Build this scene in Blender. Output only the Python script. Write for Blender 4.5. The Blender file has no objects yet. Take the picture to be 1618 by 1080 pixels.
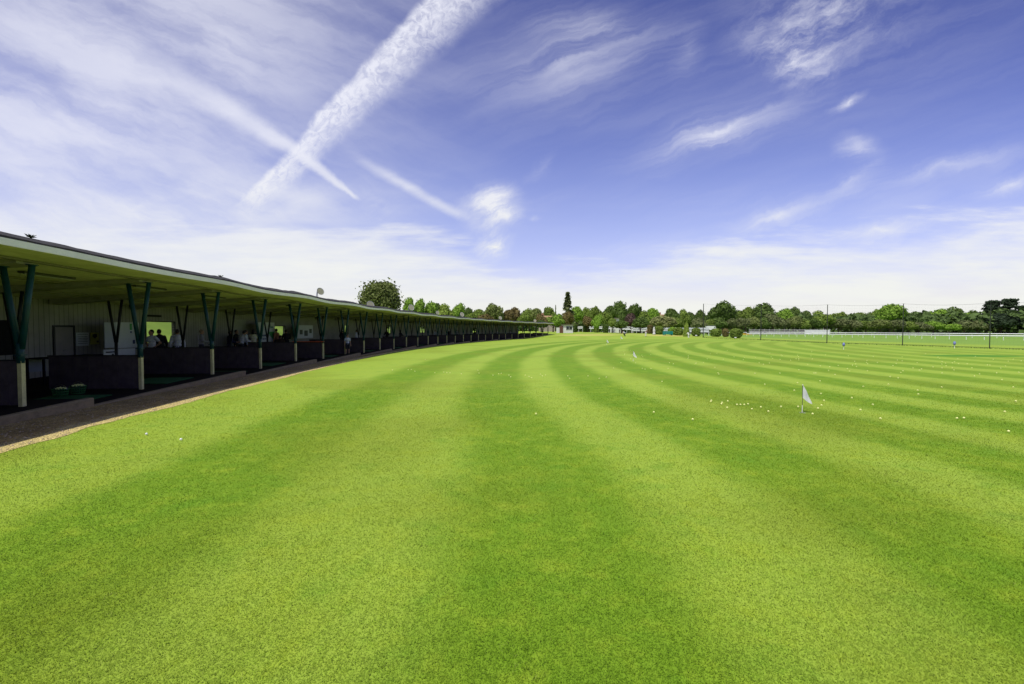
import bpy, bmesh, math, random
import numpy as np
from mathutils import Vector, Matrix, Euler, noise
random.seed(7); rng = np.random.default_rng(11)
R = math.radians
SC = bpy.context.scene
COL = SC.collection

# ------------------------------------------------------------------ camera
F = 719.0; PITCH = math.atan(21/719.0); EYE = 1.8
cam_d = bpy.data.cameras.new('camera'); cam = bpy.data.objects.new('camera', cam_d); COL.objects.link(cam)
cam_d.sensor_width = 36; cam_d.lens = F*36/1618; cam_d.clip_end = 5000; cam_d.clip_start = 0.05
cam.location = (0, 0, EYE); cam.rotation_euler = (math.pi/2-PITCH, 0, 0)
SC.camera = cam
CP, SP = math.cos(PITCH), math.sin(PITCH)
def ray(px, py):
    x = (px-809)/F; u = (540-py)/F
    return Vector((x, CP+u*SP, -SP+u*CP))          # per unit depth
def at_y(px, py, Y):
    d = ray(px, py); t = Y/d.y
    return Vector((d.x*t, Y, EYE+d.z*t))
def S(t):
    t = min(1, max(0, t)); return t*t*(3-2*t)
def T(x, y):                                       # terrain height
    z = -.0032*max(y, 0)-.11
    z += 1.15*S((y-98)/30)*(1-S((x-28)/40))
    z -= .55*S((x-55)/40)*S((y-60)/40)
    z += 7*S((-x-22)/32)*(1-.8*S((y-85)/60))
    return z
def ground(px, py):
    d = ray(px, py); t = 1.0
    while t < 900:
        p = Vector((d.x*t, d.y*t, EYE+d.z*t))
        if p.z <= T(p.x, p.y): return p
        t *= 1.003
    return p

# ------------------------------------------------------------------ plan of the shelter: a slow curve of bays
Q = (-11.1187, 10.2776, -.106810, .0221480, -3.35938e-4, 2.16187e-5, 3.77798)
S0, S1 = -5.0, 29.3
def th_of(s): return Q[2]+Q[3]*s+Q[4]*s*s/2+Q[5]*s**3/6
_tab = {}
def _walk(direction):
    X, Y = Q[0], Q[1]; h = .02*direction; s = 0.0; out = [(0.0, X, Y)]
    while (s < S1+2 if direction > 0 else s > S0-2):
        t = th_of(s+h/2); X += math.sin(t)*Q[6]*h; Y += math.cos(t)*Q[6]*h; s += h
        out.append((s, X, Y))
    return out
_c = sorted(_walk(1)+_walk(-1)[1:]); _cs = np.array([c[0] for c in _c]); _cx = np.array([c[1] for c in _c]); _cy = np.array([c[2] for c in _c])
def base(s): return -.0032*float(np.interp(s, _cs, _cy))
def saw(s):                                        # the slabs come in pairs of bays, each pair tilting up a little
    t = ((s-.25) % 2.0)/2.0
    return -.1+.2*t
def sawsm(s):
    t = ((s-.5) % 2.0)/2.0
    return ((.075*(S(t/.6) if t < .6 else 1-S((t-.6)/.4)))-.035)*S((s+1)/4)
def P(s, off, z):                                  # off > 0 towards the field; z above the slab datum
    X = float(np.interp(s, _cs, _cx)); Y = float(np.interp(s, _cs, _cy)); t = th_of(s)
    return Vector((X+math.cos(t)*off, Y-math.sin(t)*off, base(s)+z))
def find_s(px, off):
    best = None
    for k in range(int((S1-S0)*40)):
        s = S0+k/40.0; p = P(s, off, 0)
        if p.y < 1: continue
        dd = p.y*CP+(EYE-p.z)*SP
        e = abs(809+F*p.x/dd-px)
        if best is None or e < best[0]: best = (e, s)
    return best[1]
def z_at(px, py, s, off):
    p = P(s, off, 0); return at_y(px, py, p.y).z-p.z+0.0

# ------------------------------------------------------------------ nodes
def M(nt, op, *a, clamp=False):
    n = nt.nodes.new('ShaderNodeMath'); n.operation = op; n.use_clamp = clamp
    for i, v in enumerate(a):
        if isinstance(v, (int, float)): n.inputs[i].default_value = v
        else: nt.links.new(v, n.inputs[i])
    return n.outputs[0]
def put(nt, sock, v):
    if isinstance(v, (int, float)): sock.default_value = v
    elif isinstance(v, (tuple, list)): sock.default_value = tuple(v)+((1,) if len(v) == 3 and sock.type == 'RGBA' else ())
    else: nt.links.new(v, sock)
def mixc(nt, f, a, b, mode='MIX'):
    n = nt.nodes.new('ShaderNodeMix'); n.data_type = 'RGBA'; n.blend_type = mode
    put(nt, n.inputs[0], f); put(nt, n.inputs[6], a); put(nt, n.inputs[7], b)
    return n.outputs[2]
def noisen(nt, vec, scale, detail=2, rough=.5, dist=0):
    n = nt.nodes.new('ShaderNodeTexNoise'); nt.links.new(vec, n.inputs['Vector'])
    n.inputs['Scale'].default_value = scale; n.inputs['Detail'].default_value = detail
    n.inputs['Roughness'].default_value = rough; n.inputs['Distortion'].default_value = dist
    return n.outputs[0]
def ramp(nt, v, a, b, lo=0.0, hi=1.0, smooth=True):
    n = nt.nodes.new('ShaderNodeMapRange'); n.interpolation_type = 'SMOOTHSTEP' if smooth else 'LINEAR'
    put(nt, n.inputs[0], v)
    for i, x in enumerate((a, b, lo, hi)): n.inputs[i+1].default_value = x
    return n.outputs[0]
def vmap(nt, vec, loc=(0, 0, 0), rot=(0, 0, 0), scale=(1, 1, 1), kind='POINT'):
    n = nt.nodes.new('ShaderNodeMapping'); n.vector_type = kind
    nt.links.new(vec, n.inputs[0])
    n.inputs[1].default_value = loc; n.inputs[2].default_value = rot; n.inputs[3].default_value = scale
    return n.outputs[0]
def new_mat(name):
    m = bpy.data.materials.new(name); m.use_nodes = True
    nt = m.node_tree; b = nt.nodes['Principled BSDF']
    return m, nt, b
def flat_mat(name, col, rough=.6, var=.15, scale=3.0, metal=0, spec=.3, fine=None):
    m, nt, b = new_mat(name)
    tc = nt.nodes.new('ShaderNodeTexCoord')
    n = noisen(nt, tc.outputs['Object'], scale, 5, .6)
    n2 = noisen(nt, tc.outputs['Object'], scale*9, 3, .6)
    f = M(nt, 'ADD', M(nt, 'MULTIPLY', n, .65), M(nt, 'MULTIPLY', n2, .35))
    c = mixc(nt, ramp(nt, f, .3, .7), tuple(x*(1-var) for x in col), tuple(min(1, x*(1+var)) for x in col))
    nt.links.new(c, b.inputs['Base Color'])
    b.inputs['Roughness'].default_value = rough; b.inputs['Metallic'].default_value = metal
    b.inputs['Specular IOR Level'].default_value = spec
    if fine:
        bp = nt.nodes.new('ShaderNodeBump'); bp.inputs['Strength'].default_value = fine; bp.inputs['Distance'].default_value = .01
        nt.links.new(n2, bp.inputs['Height']); nt.links.new(bp.outputs[0], b.inputs['Normal'])
    return m
MAT = {}
def mat(name, *a, **k):
    if name not in MAT: MAT[name] = flat_mat(name, *a, **k)
    return MAT[name]

# ------------------------------------------------------------------ turf colour, shared by ground and blades
def turf_group():
    g = bpy.data.node_groups.new('turf_colour', 'ShaderNodeTree')
    g.interface.new_socket('Color', in_out='OUTPUT', socket_type='NodeSocketColor')
    g.interface.new_socket('Fine', in_out='OUTPUT', socket_type='NodeSocketFloat')
    g.interface.new_socket('Stripe', in_out='OUTPUT', socket_type='NodeSocketFloat')
    go = g.nodes.new('NodeGroupOutput')
    geo = g.nodes.new('ShaderNodeNewGeometry'); pos = geo.outputs['Position']
    flat = vmap(g, pos, scale=(1, 1, 0))
    sep = g.nodes.new('ShaderNodeSeparateXYZ'); g.links.new(pos, sep.inputs[0])
    X, Y = sep.outputs[0], sep.outputs[1]
    wob = M(g, 'MULTIPLY', M(g, 'SUBTRACT', noisen(g, flat, .35, 3), .5), .7)
    CX, CY = 112.0, 20.0
    dx = M(g, 'SUBTRACT', CX, X); dy = M(g, 'MAXIMUM', M(g, 'SUBTRACT', Y, CY), 0.0)
    r = M(g, 'SQRT', M(g, 'ADD', M(g, 'MULTIPLY', dx, dx), M(g, 'MULTIPLY', dy, dy)))
    s = M(g, 'ADD', M(g, 'SUBTRACT', CX, r), wob)
    s = M(g, 'SUBTRACT', s, M(g, 'MULTIPLY', ramp(g, Y, 5, 15, 1, 0), ramp(g, X, -4.5, .2, .45, 1.0)))
    t = M(g, 'ADD', s, 4.35)
    q = M(g, 'MULTIPLY', t, M(g, 'ADD', .2545, M(g, 'MULTIPLY', .0031, M(g, 'MINIMUM', t, 20.0))))
    c = M(g, 'COSINE', M(g, 'MULTIPLY', q, 2*math.pi))
    c = ramp(g, c, -.85, .55, 0, 1)
    # the mowing pattern stops by the path, behind the net and past the far edge
    lim = M(g, 'MULTIPLY', ramp(g, t, -1.9, -1.2), ramp(g, X, 44, 47, 1, 0))
    lim = M(g, 'MULTIPLY', lim, ramp(g, Y, 92, 104, 1, 0))
    lim = M(g, 'MULTIPLY', lim, ramp(g, X, 10, 44, 1, .5))
    stripe = M(g, 'MULTIPLY', c, lim)
    n1 = noisen(g, flat, .8, 4, .6); n2 = noisen(g, flat, 3.2, 4, .65); n3 = noisen(g, flat, 17, 3, .6)
    n4 = noisen(g, flat, 75, 3, .75); n5 = noisen(g, vmap(g, flat, loc=(31, 7, 0)), 1.7, 3, .6)
    n6 = noisen(g, vmap(g, flat, loc=(5, 55, 0)), .22, 3, .5)
    light = (.262, .372, .040); dark = (.118, .232, .006)
    col = mixc(g, M(g, 'MULTIPLY', stripe, ramp(g, Y, 2, 18, .80, .94)), light, dark)
    yel = M(g, 'ADD', M(g, 'ADD', M(g, 'MULTIPLY', ramp(g, n2, .46, .72), .5), M(g, 'MULTIPLY', ramp(g, n1, .44, .7), .45)), M(g, 'MULTIPLY', ramp(g, n3, .5, .75), .35))
    far = ramp(g, Y, 6, 40, .72, .40)
    col = mixc(g, M(g, 'MULTIPLY', yel, far, clamp=True), col, (.255, .335, .024))
    col = mixc(g, M(g, 'MULTIPLY', M(g, 'ADD', ramp(g, n5, .50, .75), M(g, 'MULTIPLY', ramp(g, n3, .5, .7), .5)), .32), col, (.085, .235, .012))
    col = mixc(g, M(g, 'MULTIPLY', ramp(g, n6, .46, .66), .45), col, (.175, .225, .016))
    straw = M(g, 'MULTIPLY', ramp(g, n4, .62, .78), ramp(g, n3, .45, .65))
    col = mixc(g, M(g, 'MULTIPLY', straw, .30), col, (.36, .38, .10))
    hsv = M(g, 'ADD', .49, M(g, 'ADD', M(g, 'MULTIPLY', n4, .42), M(g, 'ADD', M(g, 'MULTIPLY', n3, .34), M(g, 'MULTIPLY', M(g, 'ADD', n2, n1), .15))))
    vm = g.nodes.new('ShaderNodeVectorMath'); vm.operation = 'SCALE'; g.links.new(col, vm.inputs[0]); g.links.new(hsv, vm.inputs[3])
    col = vm.outputs[0]
    # a greener oval on the right and a dry bank in the far centre
    def oval(cx, cy, rx, ry, soft=.3):
        a = M(g, 'DIVIDE', M(g, 'SUBTRACT', X, cx), rx); b = M(g, 'DIVIDE', M(g, 'SUBTRACT', Y, cy), ry)
        d = M(g, 'ADD', M(g, 'SQRT', M(g, 'ADD', M(g, 'MULTIPLY', a, a), M(g, 'MULTIPLY', b, b))), M(g, 'MULTIPLY', M(g, 'SUBTRACT', n1, .5), .5))
        return ramp(g, d, 1-soft, 1+soft, 1, 0)
    o = ground(1545, 562)
    col = mixc(g, M(g, 'MULTIPLY', oval(o.x, o.y, 3.6, 1.3), .85), col, (.050, .200, .010))
    for (px, py, rx, ry, k) in ((905, 529.5, 4, 2.5, .5), (935, 529, 6, 3.0, .6), (1055, 530, 6, 3.0, .85), (985, 527.5, 8, 2.0, .35)):
        o = ground(px, py)
        col = mixc(g, M(g, 'MULTIPLY', oval(o.x, o.y, rx, ry, .5), k), col, (.47, .42, .12))
    # racecourse turf beyond the net: longer and plainer
    col = mixc(g, M(g, 'MULTIPLY', ramp(g, X, 58, 66), .55), col, (.120, .250, .045))
    col = mixc(g, ramp(g, X, -24, -19, .8, 0), col, mixc(g, ramp(g, n6, .42, .58), (.070, .125, .012), (.11, .175, .02)))
    g.links.new(col, go.inputs[0]); g.links.new(n4, go.inputs[1]); g.links.new(stripe, go.inputs[2])
    return g
TURF = turf_group()
def turf_mat():
    m, nt, b = new_mat('mown_turf')
    gr = nt.nodes.new('ShaderNodeGroup'); gr.node_tree = TURF
    nt.links.new(gr.outputs[0], b.inputs['Base Color'])
    b.inputs['Roughness'].default_value = .85; b.inputs['Specular IOR Level'].default_value = .15
    bp = nt.nodes.new('ShaderNodeBump'); bp.inputs['Strength'].default_value = .35; bp.inputs['Distance'].default_value = .01
    nt.links.new(gr.outputs[1], bp.inputs['Height']); nt.links.new(bp.outputs[0], b.inputs['Normal'])
    return m
def blade_mat():
    m, nt, b = new_mat('grass_blade')
    gr = nt.nodes.new('ShaderNodeGroup'); gr.node_tree = TURF
    at = nt.nodes.new('ShaderNodeAttribute'); at.attribute_name = 'tone'
    c = mixc(nt, M(nt, 'MULTIPLY', ramp(nt, at.outputs['Fac'], .90, 1.0), .5), gr.outputs[0], (.42, .46, .12))
    k = M(nt, 'ADD', .90, M(nt, 'MULTIPLY', at.outputs['Fac'], .62))
    vm = nt.nodes.new('ShaderNodeVectorMath'); vm.operation = 'SCALE'; nt.links.new(c, vm.inputs[0]); nt.links.new(k, vm.inputs[3])
    geo = nt.nodes.new('ShaderNodeNewGeometry')
    v1 = nt.nodes.new('ShaderNodeVectorMath'); v1.operation = 'SCALE'; nt.links.new(geo.outputs['Normal'], v1.inputs[0]); v1.inputs[3].default_value = .28
    v2 = nt.nodes.new('ShaderNodeVectorMath'); v2.operation = 'ADD'; nt.links.new(v1.outputs[0], v2.inputs[0]); v2.inputs[1].default_value = (0, 0, 1)
    v3 = nt.nodes.new('ShaderNodeVectorMath'); v3.operation = 'NORMALIZE'; nt.links.new(v2.outputs[0], v3.inputs[0])
    nt.links.new(vm.outputs[0], b.inputs['Base Color']); nt.links.new(v3.outputs[0], b.inputs['Normal'])
    b.inputs['Roughness'].default_value = .6; b.inputs['Specular IOR Level'].default_value = .2
    tr = nt.nodes.new('ShaderNodeBsdfTranslucent'); nt.links.new(vm.outputs[0], tr.inputs[0]); mx = nt.nodes.new('ShaderNodeMixShader'); mx.inputs[0].default_value = .5
    nt.links.new(b.outputs[0], mx.inputs[1]); nt.links.new(tr.outputs[0], mx.inputs[2]); nt.links.new(mx.outputs[0], nt.nodes['Material Output'].inputs[0])
    return m

# ------------------------------------------------------------------ mesh helpers
class MB:
    def __init__(s): s.v = []; s.f = []
    def add(s, vs, fs):
        o = len(s.v); s.v += [tuple(v) for v in vs]; s.f += [tuple(i+o for i in f) for f in fs]; return s
    def hexa(s, p):      # 8 corners: bottom 4 ccw, top 4 ccw
        return s.add(p, [(3, 2, 1, 0), (4, 5, 6, 7), (0, 1, 5, 4), (1, 2, 6, 5), (2, 3, 7, 6), (3, 0, 4, 7)])
    def box(s, c, d, rz=0):
        c = Vector(c); m = Matrix.Rotation(rz, 3, 'Z'); hx, hy, hz = d[0]/2, d[1]/2, d[2]/2
        return s.hexa([c+m @ Vector((x, y, z)) for z in (-hz, hz) for x, y in ((-hx, -hy), (hx, -hy), (hx, hy), (-hx, hy))])
    def tube(s, pts, rad, n=8, cap=True):
        pts = [Vector(p) for p in pts]; rad = rad if isinstance(rad, (list, tuple)) else [rad]*len(pts)
        o = len(s.v)
        for i, p in enumerate(pts):
            d = (pts[min(i+1, len(pts)-1)]-pts[max(i-1, 0)]).normalized()
            a = d.cross(Vector((0, 0, 1)) if abs(d.z) < .9 else Vector((1, 0, 0))).normalized(); b = d.cross(a)
            for k in range(n):
                w = 2*math.pi*k/n; s.v.append(tuple(p+(a*math.cos(w)+b*math.sin(w))*rad[i]))
        for i in range(len(pts)-1):
            for k in range(n):
                s.f.append((o+i*n+k, o+i*n+(k+1) % n, o+(i+1)*n+(k+1) % n, o+(i+1)*n+k))
        if cap:
            s.f.append(tuple(o+k for k in range(n))[::-1]); s.f.append(tuple(o+(len(pts)-1)*n+k for k in range(n)))
        return s
    def lathe(s, prof, n=16, c=(0, 0, 0)):
        o = len(s.v)
        for r, z in prof:
            for k in range(n):
                w = 2*math.pi*k/n; s.v.append((c[0]+r*math.cos(w), c[1]+r*math.sin(w), c[2]+z))
        for i in range(len(prof)-1):
            for k in range(n): s.f.append((o+i*n+k, o+i*n+(k+1) % n, o+(i+1)*n+(k+1) % n, o+(i+1)*n+k))
        return s
    def ball(s, c, r, seg=10, rings=6, sc=(1, 1, 1), m=None):
        o = len(s.v); c = Vector(c)
        for i in range(rings+1):
            a = math.pi*i/rings
            for k in range(seg):
                w = 2*math.pi*k/seg
                v = Vector((math.sin(a)*math.cos(w)*r*sc[0], math.sin(a)*math.sin(w)*r*sc[1], math.cos(a)*r*sc[2]))
                if m is not None: v = m @ v
                s.v.append(tuple(c+v))
        for i in range(rings):
            for k in range(seg): s.f.append((o+(i+1)*seg+k, o+(i+1)*seg+(k+1) % seg, o+i*seg+(k+1) % seg, o+i*seg+k))
        return s
    def mesh(s, name):
        me = bpy.data.meshes.new(name); me.from_pydata(s.v, [], s.f); me.update(); return me
    def build(s, name, m=None, parent=None, smooth=False, loc=None):
        me = s.mesh(name)
        if m: me.materials.append(m)
        if smooth: me.polygons.foreach_set('use_smooth', [True]*len(me.polygons))
        o = bpy.data.objects.new(name, me); COL.objects.link(o)
        if parent: o.parent = parent
        if loc: o.location = loc
        return o
def tag(o, label=None, cat=None, group=None, kind=None):
    if label: o['label'] = label
    if cat: o['category'] = cat
    if group: o['group'] = group
    if kind: o['kind'] = kind
    return o
def empty(name, loc, rz=0):
    o = bpy.data.objects.new(name, None); COL.objects.link(o); o.location = loc; o.rotation_euler = (0, 0, rz); o.empty_display_size = .2
    return o
def copy_tree(o, parent=None):
    c = o.copy(); COL.objects.link(c)
    if parent: c.parent = parent
    for ch in [k for k in KIDS.get(o.name, [])]:
        copy_tree(ch, c)
    return c
KIDS = {}
def freeze(o):                                     # remember an object's children for copying
    KIDS[o.name] = [c for c in COL.objects if c.parent == o]
    for c in KIDS[o.name]: freeze(c)

# ------------------------------------------------------------------ terrain
def build_ground():
    def axis(parts):
        out = []
        for a, b, st in parts: out += list(np.arange(a, b, st))
        return np.array(out+[parts[-1][1]])
    xs = axis([(-900, -200, 50), (-200, -70, 10), (-70, -10, 1.5), (-10, 60, 2), (60, 140, 4), (140, 300, 10), (300, 1200, 60)])
    ys = axis([(-120, -10, 10), (-10, 130, 2), (130, 250, 5), (250, 500, 15), (500, 2200, 100)])
    v = [(x, y, T(x, y)) for y in ys for x in xs]; nx = len(xs)
    f = [(j*nx+i, j*nx+i+1, (j+1)*nx+i+1, (j+1)*nx+i) for j in range(len(ys)-1) for i in range(nx-1)]
    mb = MB(); mb.v = v; mb.f = f
    o = mb.build('ground', turf_mat(), smooth=True); tag(o, kind='structure')
build_ground()

def edge_off(s):
    w = float(np.interp(s, [-5, -1, 2, 5.5, 7, 12, 15, 20, 29], [2.8, 2.75, 2.65, 2.1, 1.75, 1.25, 1.0, .9, .8]))
    return w+.16*noise.noise(Vector((s*1.7, 0, 0)))+.10*noise.noise(Vector((s*5.3, 3, 0)))+.04*noise.noise(Vector((s*17, 3, 0)))
def build_gravel():
    mb = MB(); n = 900; rows = []
    for i in range(n+1):
        s = S0+(29.1-S0)*i/n; row = []
        w = edge_off(s)
        for k in range(7):
            off = (.15, w*.3, w*.5, w*.65, w-.85, w-.5, w)[k]
            p = P(s, off, 0); p.z = T(p.x, p.y)+.012-(.006 if k == 6 else 0); row.append(p)
        rows.append(row)
    for r_ in rows: mb.v += [tuple(p) for p in r_]
    for i in range(n):
        for k in range(6): a = i*7+k; mb.f.append((a, a+1, a+8, a+7))
    m, nt, b = new_mat('gravel')
    geo = nt.nodes.new('ShaderNodeNewGeometry'); pos = geo.outputs['Position']
    vo = nt.nodes.new('ShaderNodeTexVoronoi'); vo.inputs['Scale'].default_value = 55; nt.links.new(pos, vo.inputs['Vector'])
    n2 = noisen(nt, pos, 3, 4)
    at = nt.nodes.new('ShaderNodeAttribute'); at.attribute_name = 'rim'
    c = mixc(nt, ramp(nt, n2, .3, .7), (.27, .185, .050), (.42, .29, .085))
    c = mixc(nt, ramp(nt, M(nt, 'ADD', at.outputs['Fac'], M(nt, 'MULTIPLY', M(nt, 'SUBTRACT', noisen(nt, pos, 5, 5, .65), .5), .9)), .35, .75), c, (.62, .50, .185))  # sunlit outer gravel painted paler than the roof-shaded inner gravel
    sp = nt.nodes.new('ShaderNodeSeparateColor'); nt.links.new(vo.outputs['Color'], sp.inputs[0])
    k = M(nt, 'ADD', .35, M(nt, 'MULTIPLY', sp.outputs[0], 1.1))
    vm = nt.nodes.new('ShaderNodeVectorMath'); vm.operation = 'SCALE'; nt.links.new(c, vm.inputs[0]); nt.links.new(k, vm.inputs[3])
    nt.links.new(vm.outputs[0], b.inputs['Base Color']); b.inputs['Roughness'].default_value = .9
    bp = nt.nodes.new('ShaderNodeBump'); bp.inputs['Strength'].default_value = 1; bp.inputs['Distance'].default_value = .02; bp.invert = True
    nt.links.new(vo.outputs['Distance'], bp.inputs['Height']); nt.links.new(bp.outputs[0], b.inputs['Normal'])
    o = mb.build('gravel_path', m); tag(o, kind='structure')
    at = o.data.attributes.new('rim', 'FLOAT', 'POINT'); at.data.foreach_set('value', [(0, 0, 0, 0, .06, .5, 1.0)[i % 7] for i in range(len(o.data.vertices))])  # weight of the painted sunlit band, rising towards the grass
    # loose stones
    mb = MB()
    for i in range(2600):
        s = random.uniform(-2.2, 6); off = random.uniform(.9, edge_off(s)-.02); p = P(s, off, 0); p.z = T(p.x, p.y)+.013
        r_ = random.uniform(.008, .024)
        pts = [p+Vector((math.cos(a)*r_*random.uniform(.6, 1.3), math.sin(a)*r_*random.uniform(.6, 1.3), 0)) for a in (0, 1.57, 3.14, 4.71)]
        mb.add(pts+[p+Vector((0, 0, r_*.8))], [(0, 1, 4), (1, 2, 4), (2, 3, 4), (3, 0, 4)])
    o = mb.build('loose_stones', flat_mat('stone', (.42, .33, .2), .9, .5, 30)); tag(o, 'loose brown stones on the gravel strip in front of the bays', 'gravel', kind='stuff')
build_gravel()

def build_blades():
    # near turf: individual blades, thinning out with distance
    N = 760000
    Yc = 1.7*np.exp(rng.random(N)**1.25*math.log(20/1.7)); half = Yc*1.25+.8
    Xc = (rng.random(N)*2-1)*half
    ss = np.arange(-2.5, 4.5, .02); ep = [P(a, edge_off(a)-.03, 0) for a in ss]
    ok = Xc > np.interp(Yc, [e.y for e in ep], [e.x for e in ep])
    ok &= rng.random(N) < np.clip((20-Yc)/9, 0, 1)
    Xc = Xc[ok]; Yc = Yc[ok]; n = len(Xc)
    Z = -.0032*Yc-.11
    size = np.clip(.011+.0004*(Yc-2), .011, .015)*np.clip((21-Yc)/8, .3, 1)
    h = size*(.55+rng.random(n)*.75); w = (.0014+.00040*Yc)*(.7+.6*rng.random(n))
    a = rng.random(n)*6.283; la = rng.random(n)*6.283; lean = h*(.6+1.6*rng.random(n))
    def vnoise(cell, seed):                            # smooth value noise on the lawn, for tufts
        q = np.random.default_rng(seed).random((256, 256)); u = Xc/cell+900; v_ = Yc/cell+900
        i = u.astype(int); j = v_.astype(int); fu = u-i; fv = v_-j; i0, i1, j0, j1 = i % 256, (i+1) % 256, j % 256, (j+1) % 256
        return (q[i0, j0]*(1-fu)+q[i1, j0]*fu)*(1-fv)+(q[i0, j1]*(1-fu)+q[i1, j1]*fu)*fv
    tuft = .5*vnoise(.045, 5)+.3*vnoise(.12, 6)+.2*vnoise(.4, 7)
    h = h*(.25+1.5*tuft); w = w*.85
    dx = np.cos(a)*w; dy = np.sin(a)*w
    lx = np.cos(la)*lean; ly = np.sin(la)*lean
    v = np.empty((n, 5, 3))
    v[:, 0] = np.stack([Xc-dx, Yc-dy, Z-.002], 1); v[:, 1] = np.stack([Xc+dx, Yc+dy, Z-.002], 1)
    v[:, 2] = np.stack([Xc+dx*.8+lx*.35, Yc+dy*.8+ly*.35, Z+h*.6], 1); v[:, 3] = np.stack([Xc-dx*.8+lx*.35, Yc-dy*.8+ly*.35, Z+h*.6], 1)
    v[:, 4] = np.stack([Xc+lx, Yc+ly, Z+h], 1)
    me = bpy.data.meshes.new('grass')
    me.vertices.add(n*5); me.vertices.foreach_set('co', v.reshape(-1))
    b = np.arange(n)*5
    li = np.stack([b, b+1, b+2, b+3, b+3, b+2, b+4], 1).reshape(-1)
    ls = np.stack([np.arange(n)*7, np.arange(n)*7+4], 1).reshape(-1)
    me.loops.add(n*7); me.loops.foreach_set('vertex_index', li.astype(np.int32))
    me.polygons.add(n*2); me.polygons.foreach_set('loop_start', ls.astype(np.int32))
    me.update(calc_edges=True); me.validate()
    at = me.attributes.new('tone', 'FLOAT', 'POINT'); at.data.foreach_set('value', np.repeat(np.clip(.55*rng.random(n)**1.3+.9*(tuft-.25), 0, 1), 5).astype(np.float32))
    me.materials.append(blade_mat())
    o = bpy.data.objects.new('grass', me); COL.objects.link(o); tag(o, 'short mown grass blades growing across the foreground lawn', 'grass', kind='stuff')
build_blades()

# ------------------------------------------------------------------ the shelter
ROOF_Z, OVER = 3.44, 1.18
M_WALL = None
def wall_mat():
    m, nt, b = new_mat('cream_cladding')
    geo = nt.nodes.new('ShaderNodeNewGeometry'); sep = nt.nodes.new('ShaderNodeSeparateXYZ'); nt.links.new(geo.outputs['Position'], sep.inputs[0])
    l = M(nt, 'ADD', sep.outputs[1], M(nt, 'MULTIPLY', sep.outputs[0], .3))
    w = M(nt, 'PINGPONG', l, .1); gro = ramp(nt, w, .0, .018)
    n = noisen(nt, geo.outputs['Position'], 1.2, 5, .6)
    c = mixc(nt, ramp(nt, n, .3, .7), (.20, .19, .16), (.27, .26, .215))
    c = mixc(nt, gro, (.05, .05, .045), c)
    nt.links.new(c, b.inputs['Base Color']); b.inputs['Roughness'].default_value = .7
    return m
def soffit_mat():
    m, nt, b = new_mat('soffit_board')
    tc = nt.nodes.new('ShaderNodeTexCoord'); n = noisen(nt, tc.outputs['Object'], .5, 5, .7)
    n2 = noisen(nt, vmap(nt, tc.outputs['Object'], scale=(2, .4, 1)), 3, 4, .7)
    c = mixc(nt, ramp(nt, M(nt, 'ADD', M(nt, 'MULTIPLY', n, .6), M(nt, 'MULTIPLY', n2, .4)), .35, .65), (.46, .45, .27), (.66, .65, .44))
    nt.links.new(c, b.inputs['Base Color']); b.inputs['Roughness'].default_value = .8
    return m
def roof_z(s, off):                                # underside of the roof
    t = (off-OVER)/(-6.1-OVER)
    return ROOF_Z+sawsm(s)*(1-.6*t)-.50*t
OV = lambda s: OVER+.0
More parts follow.
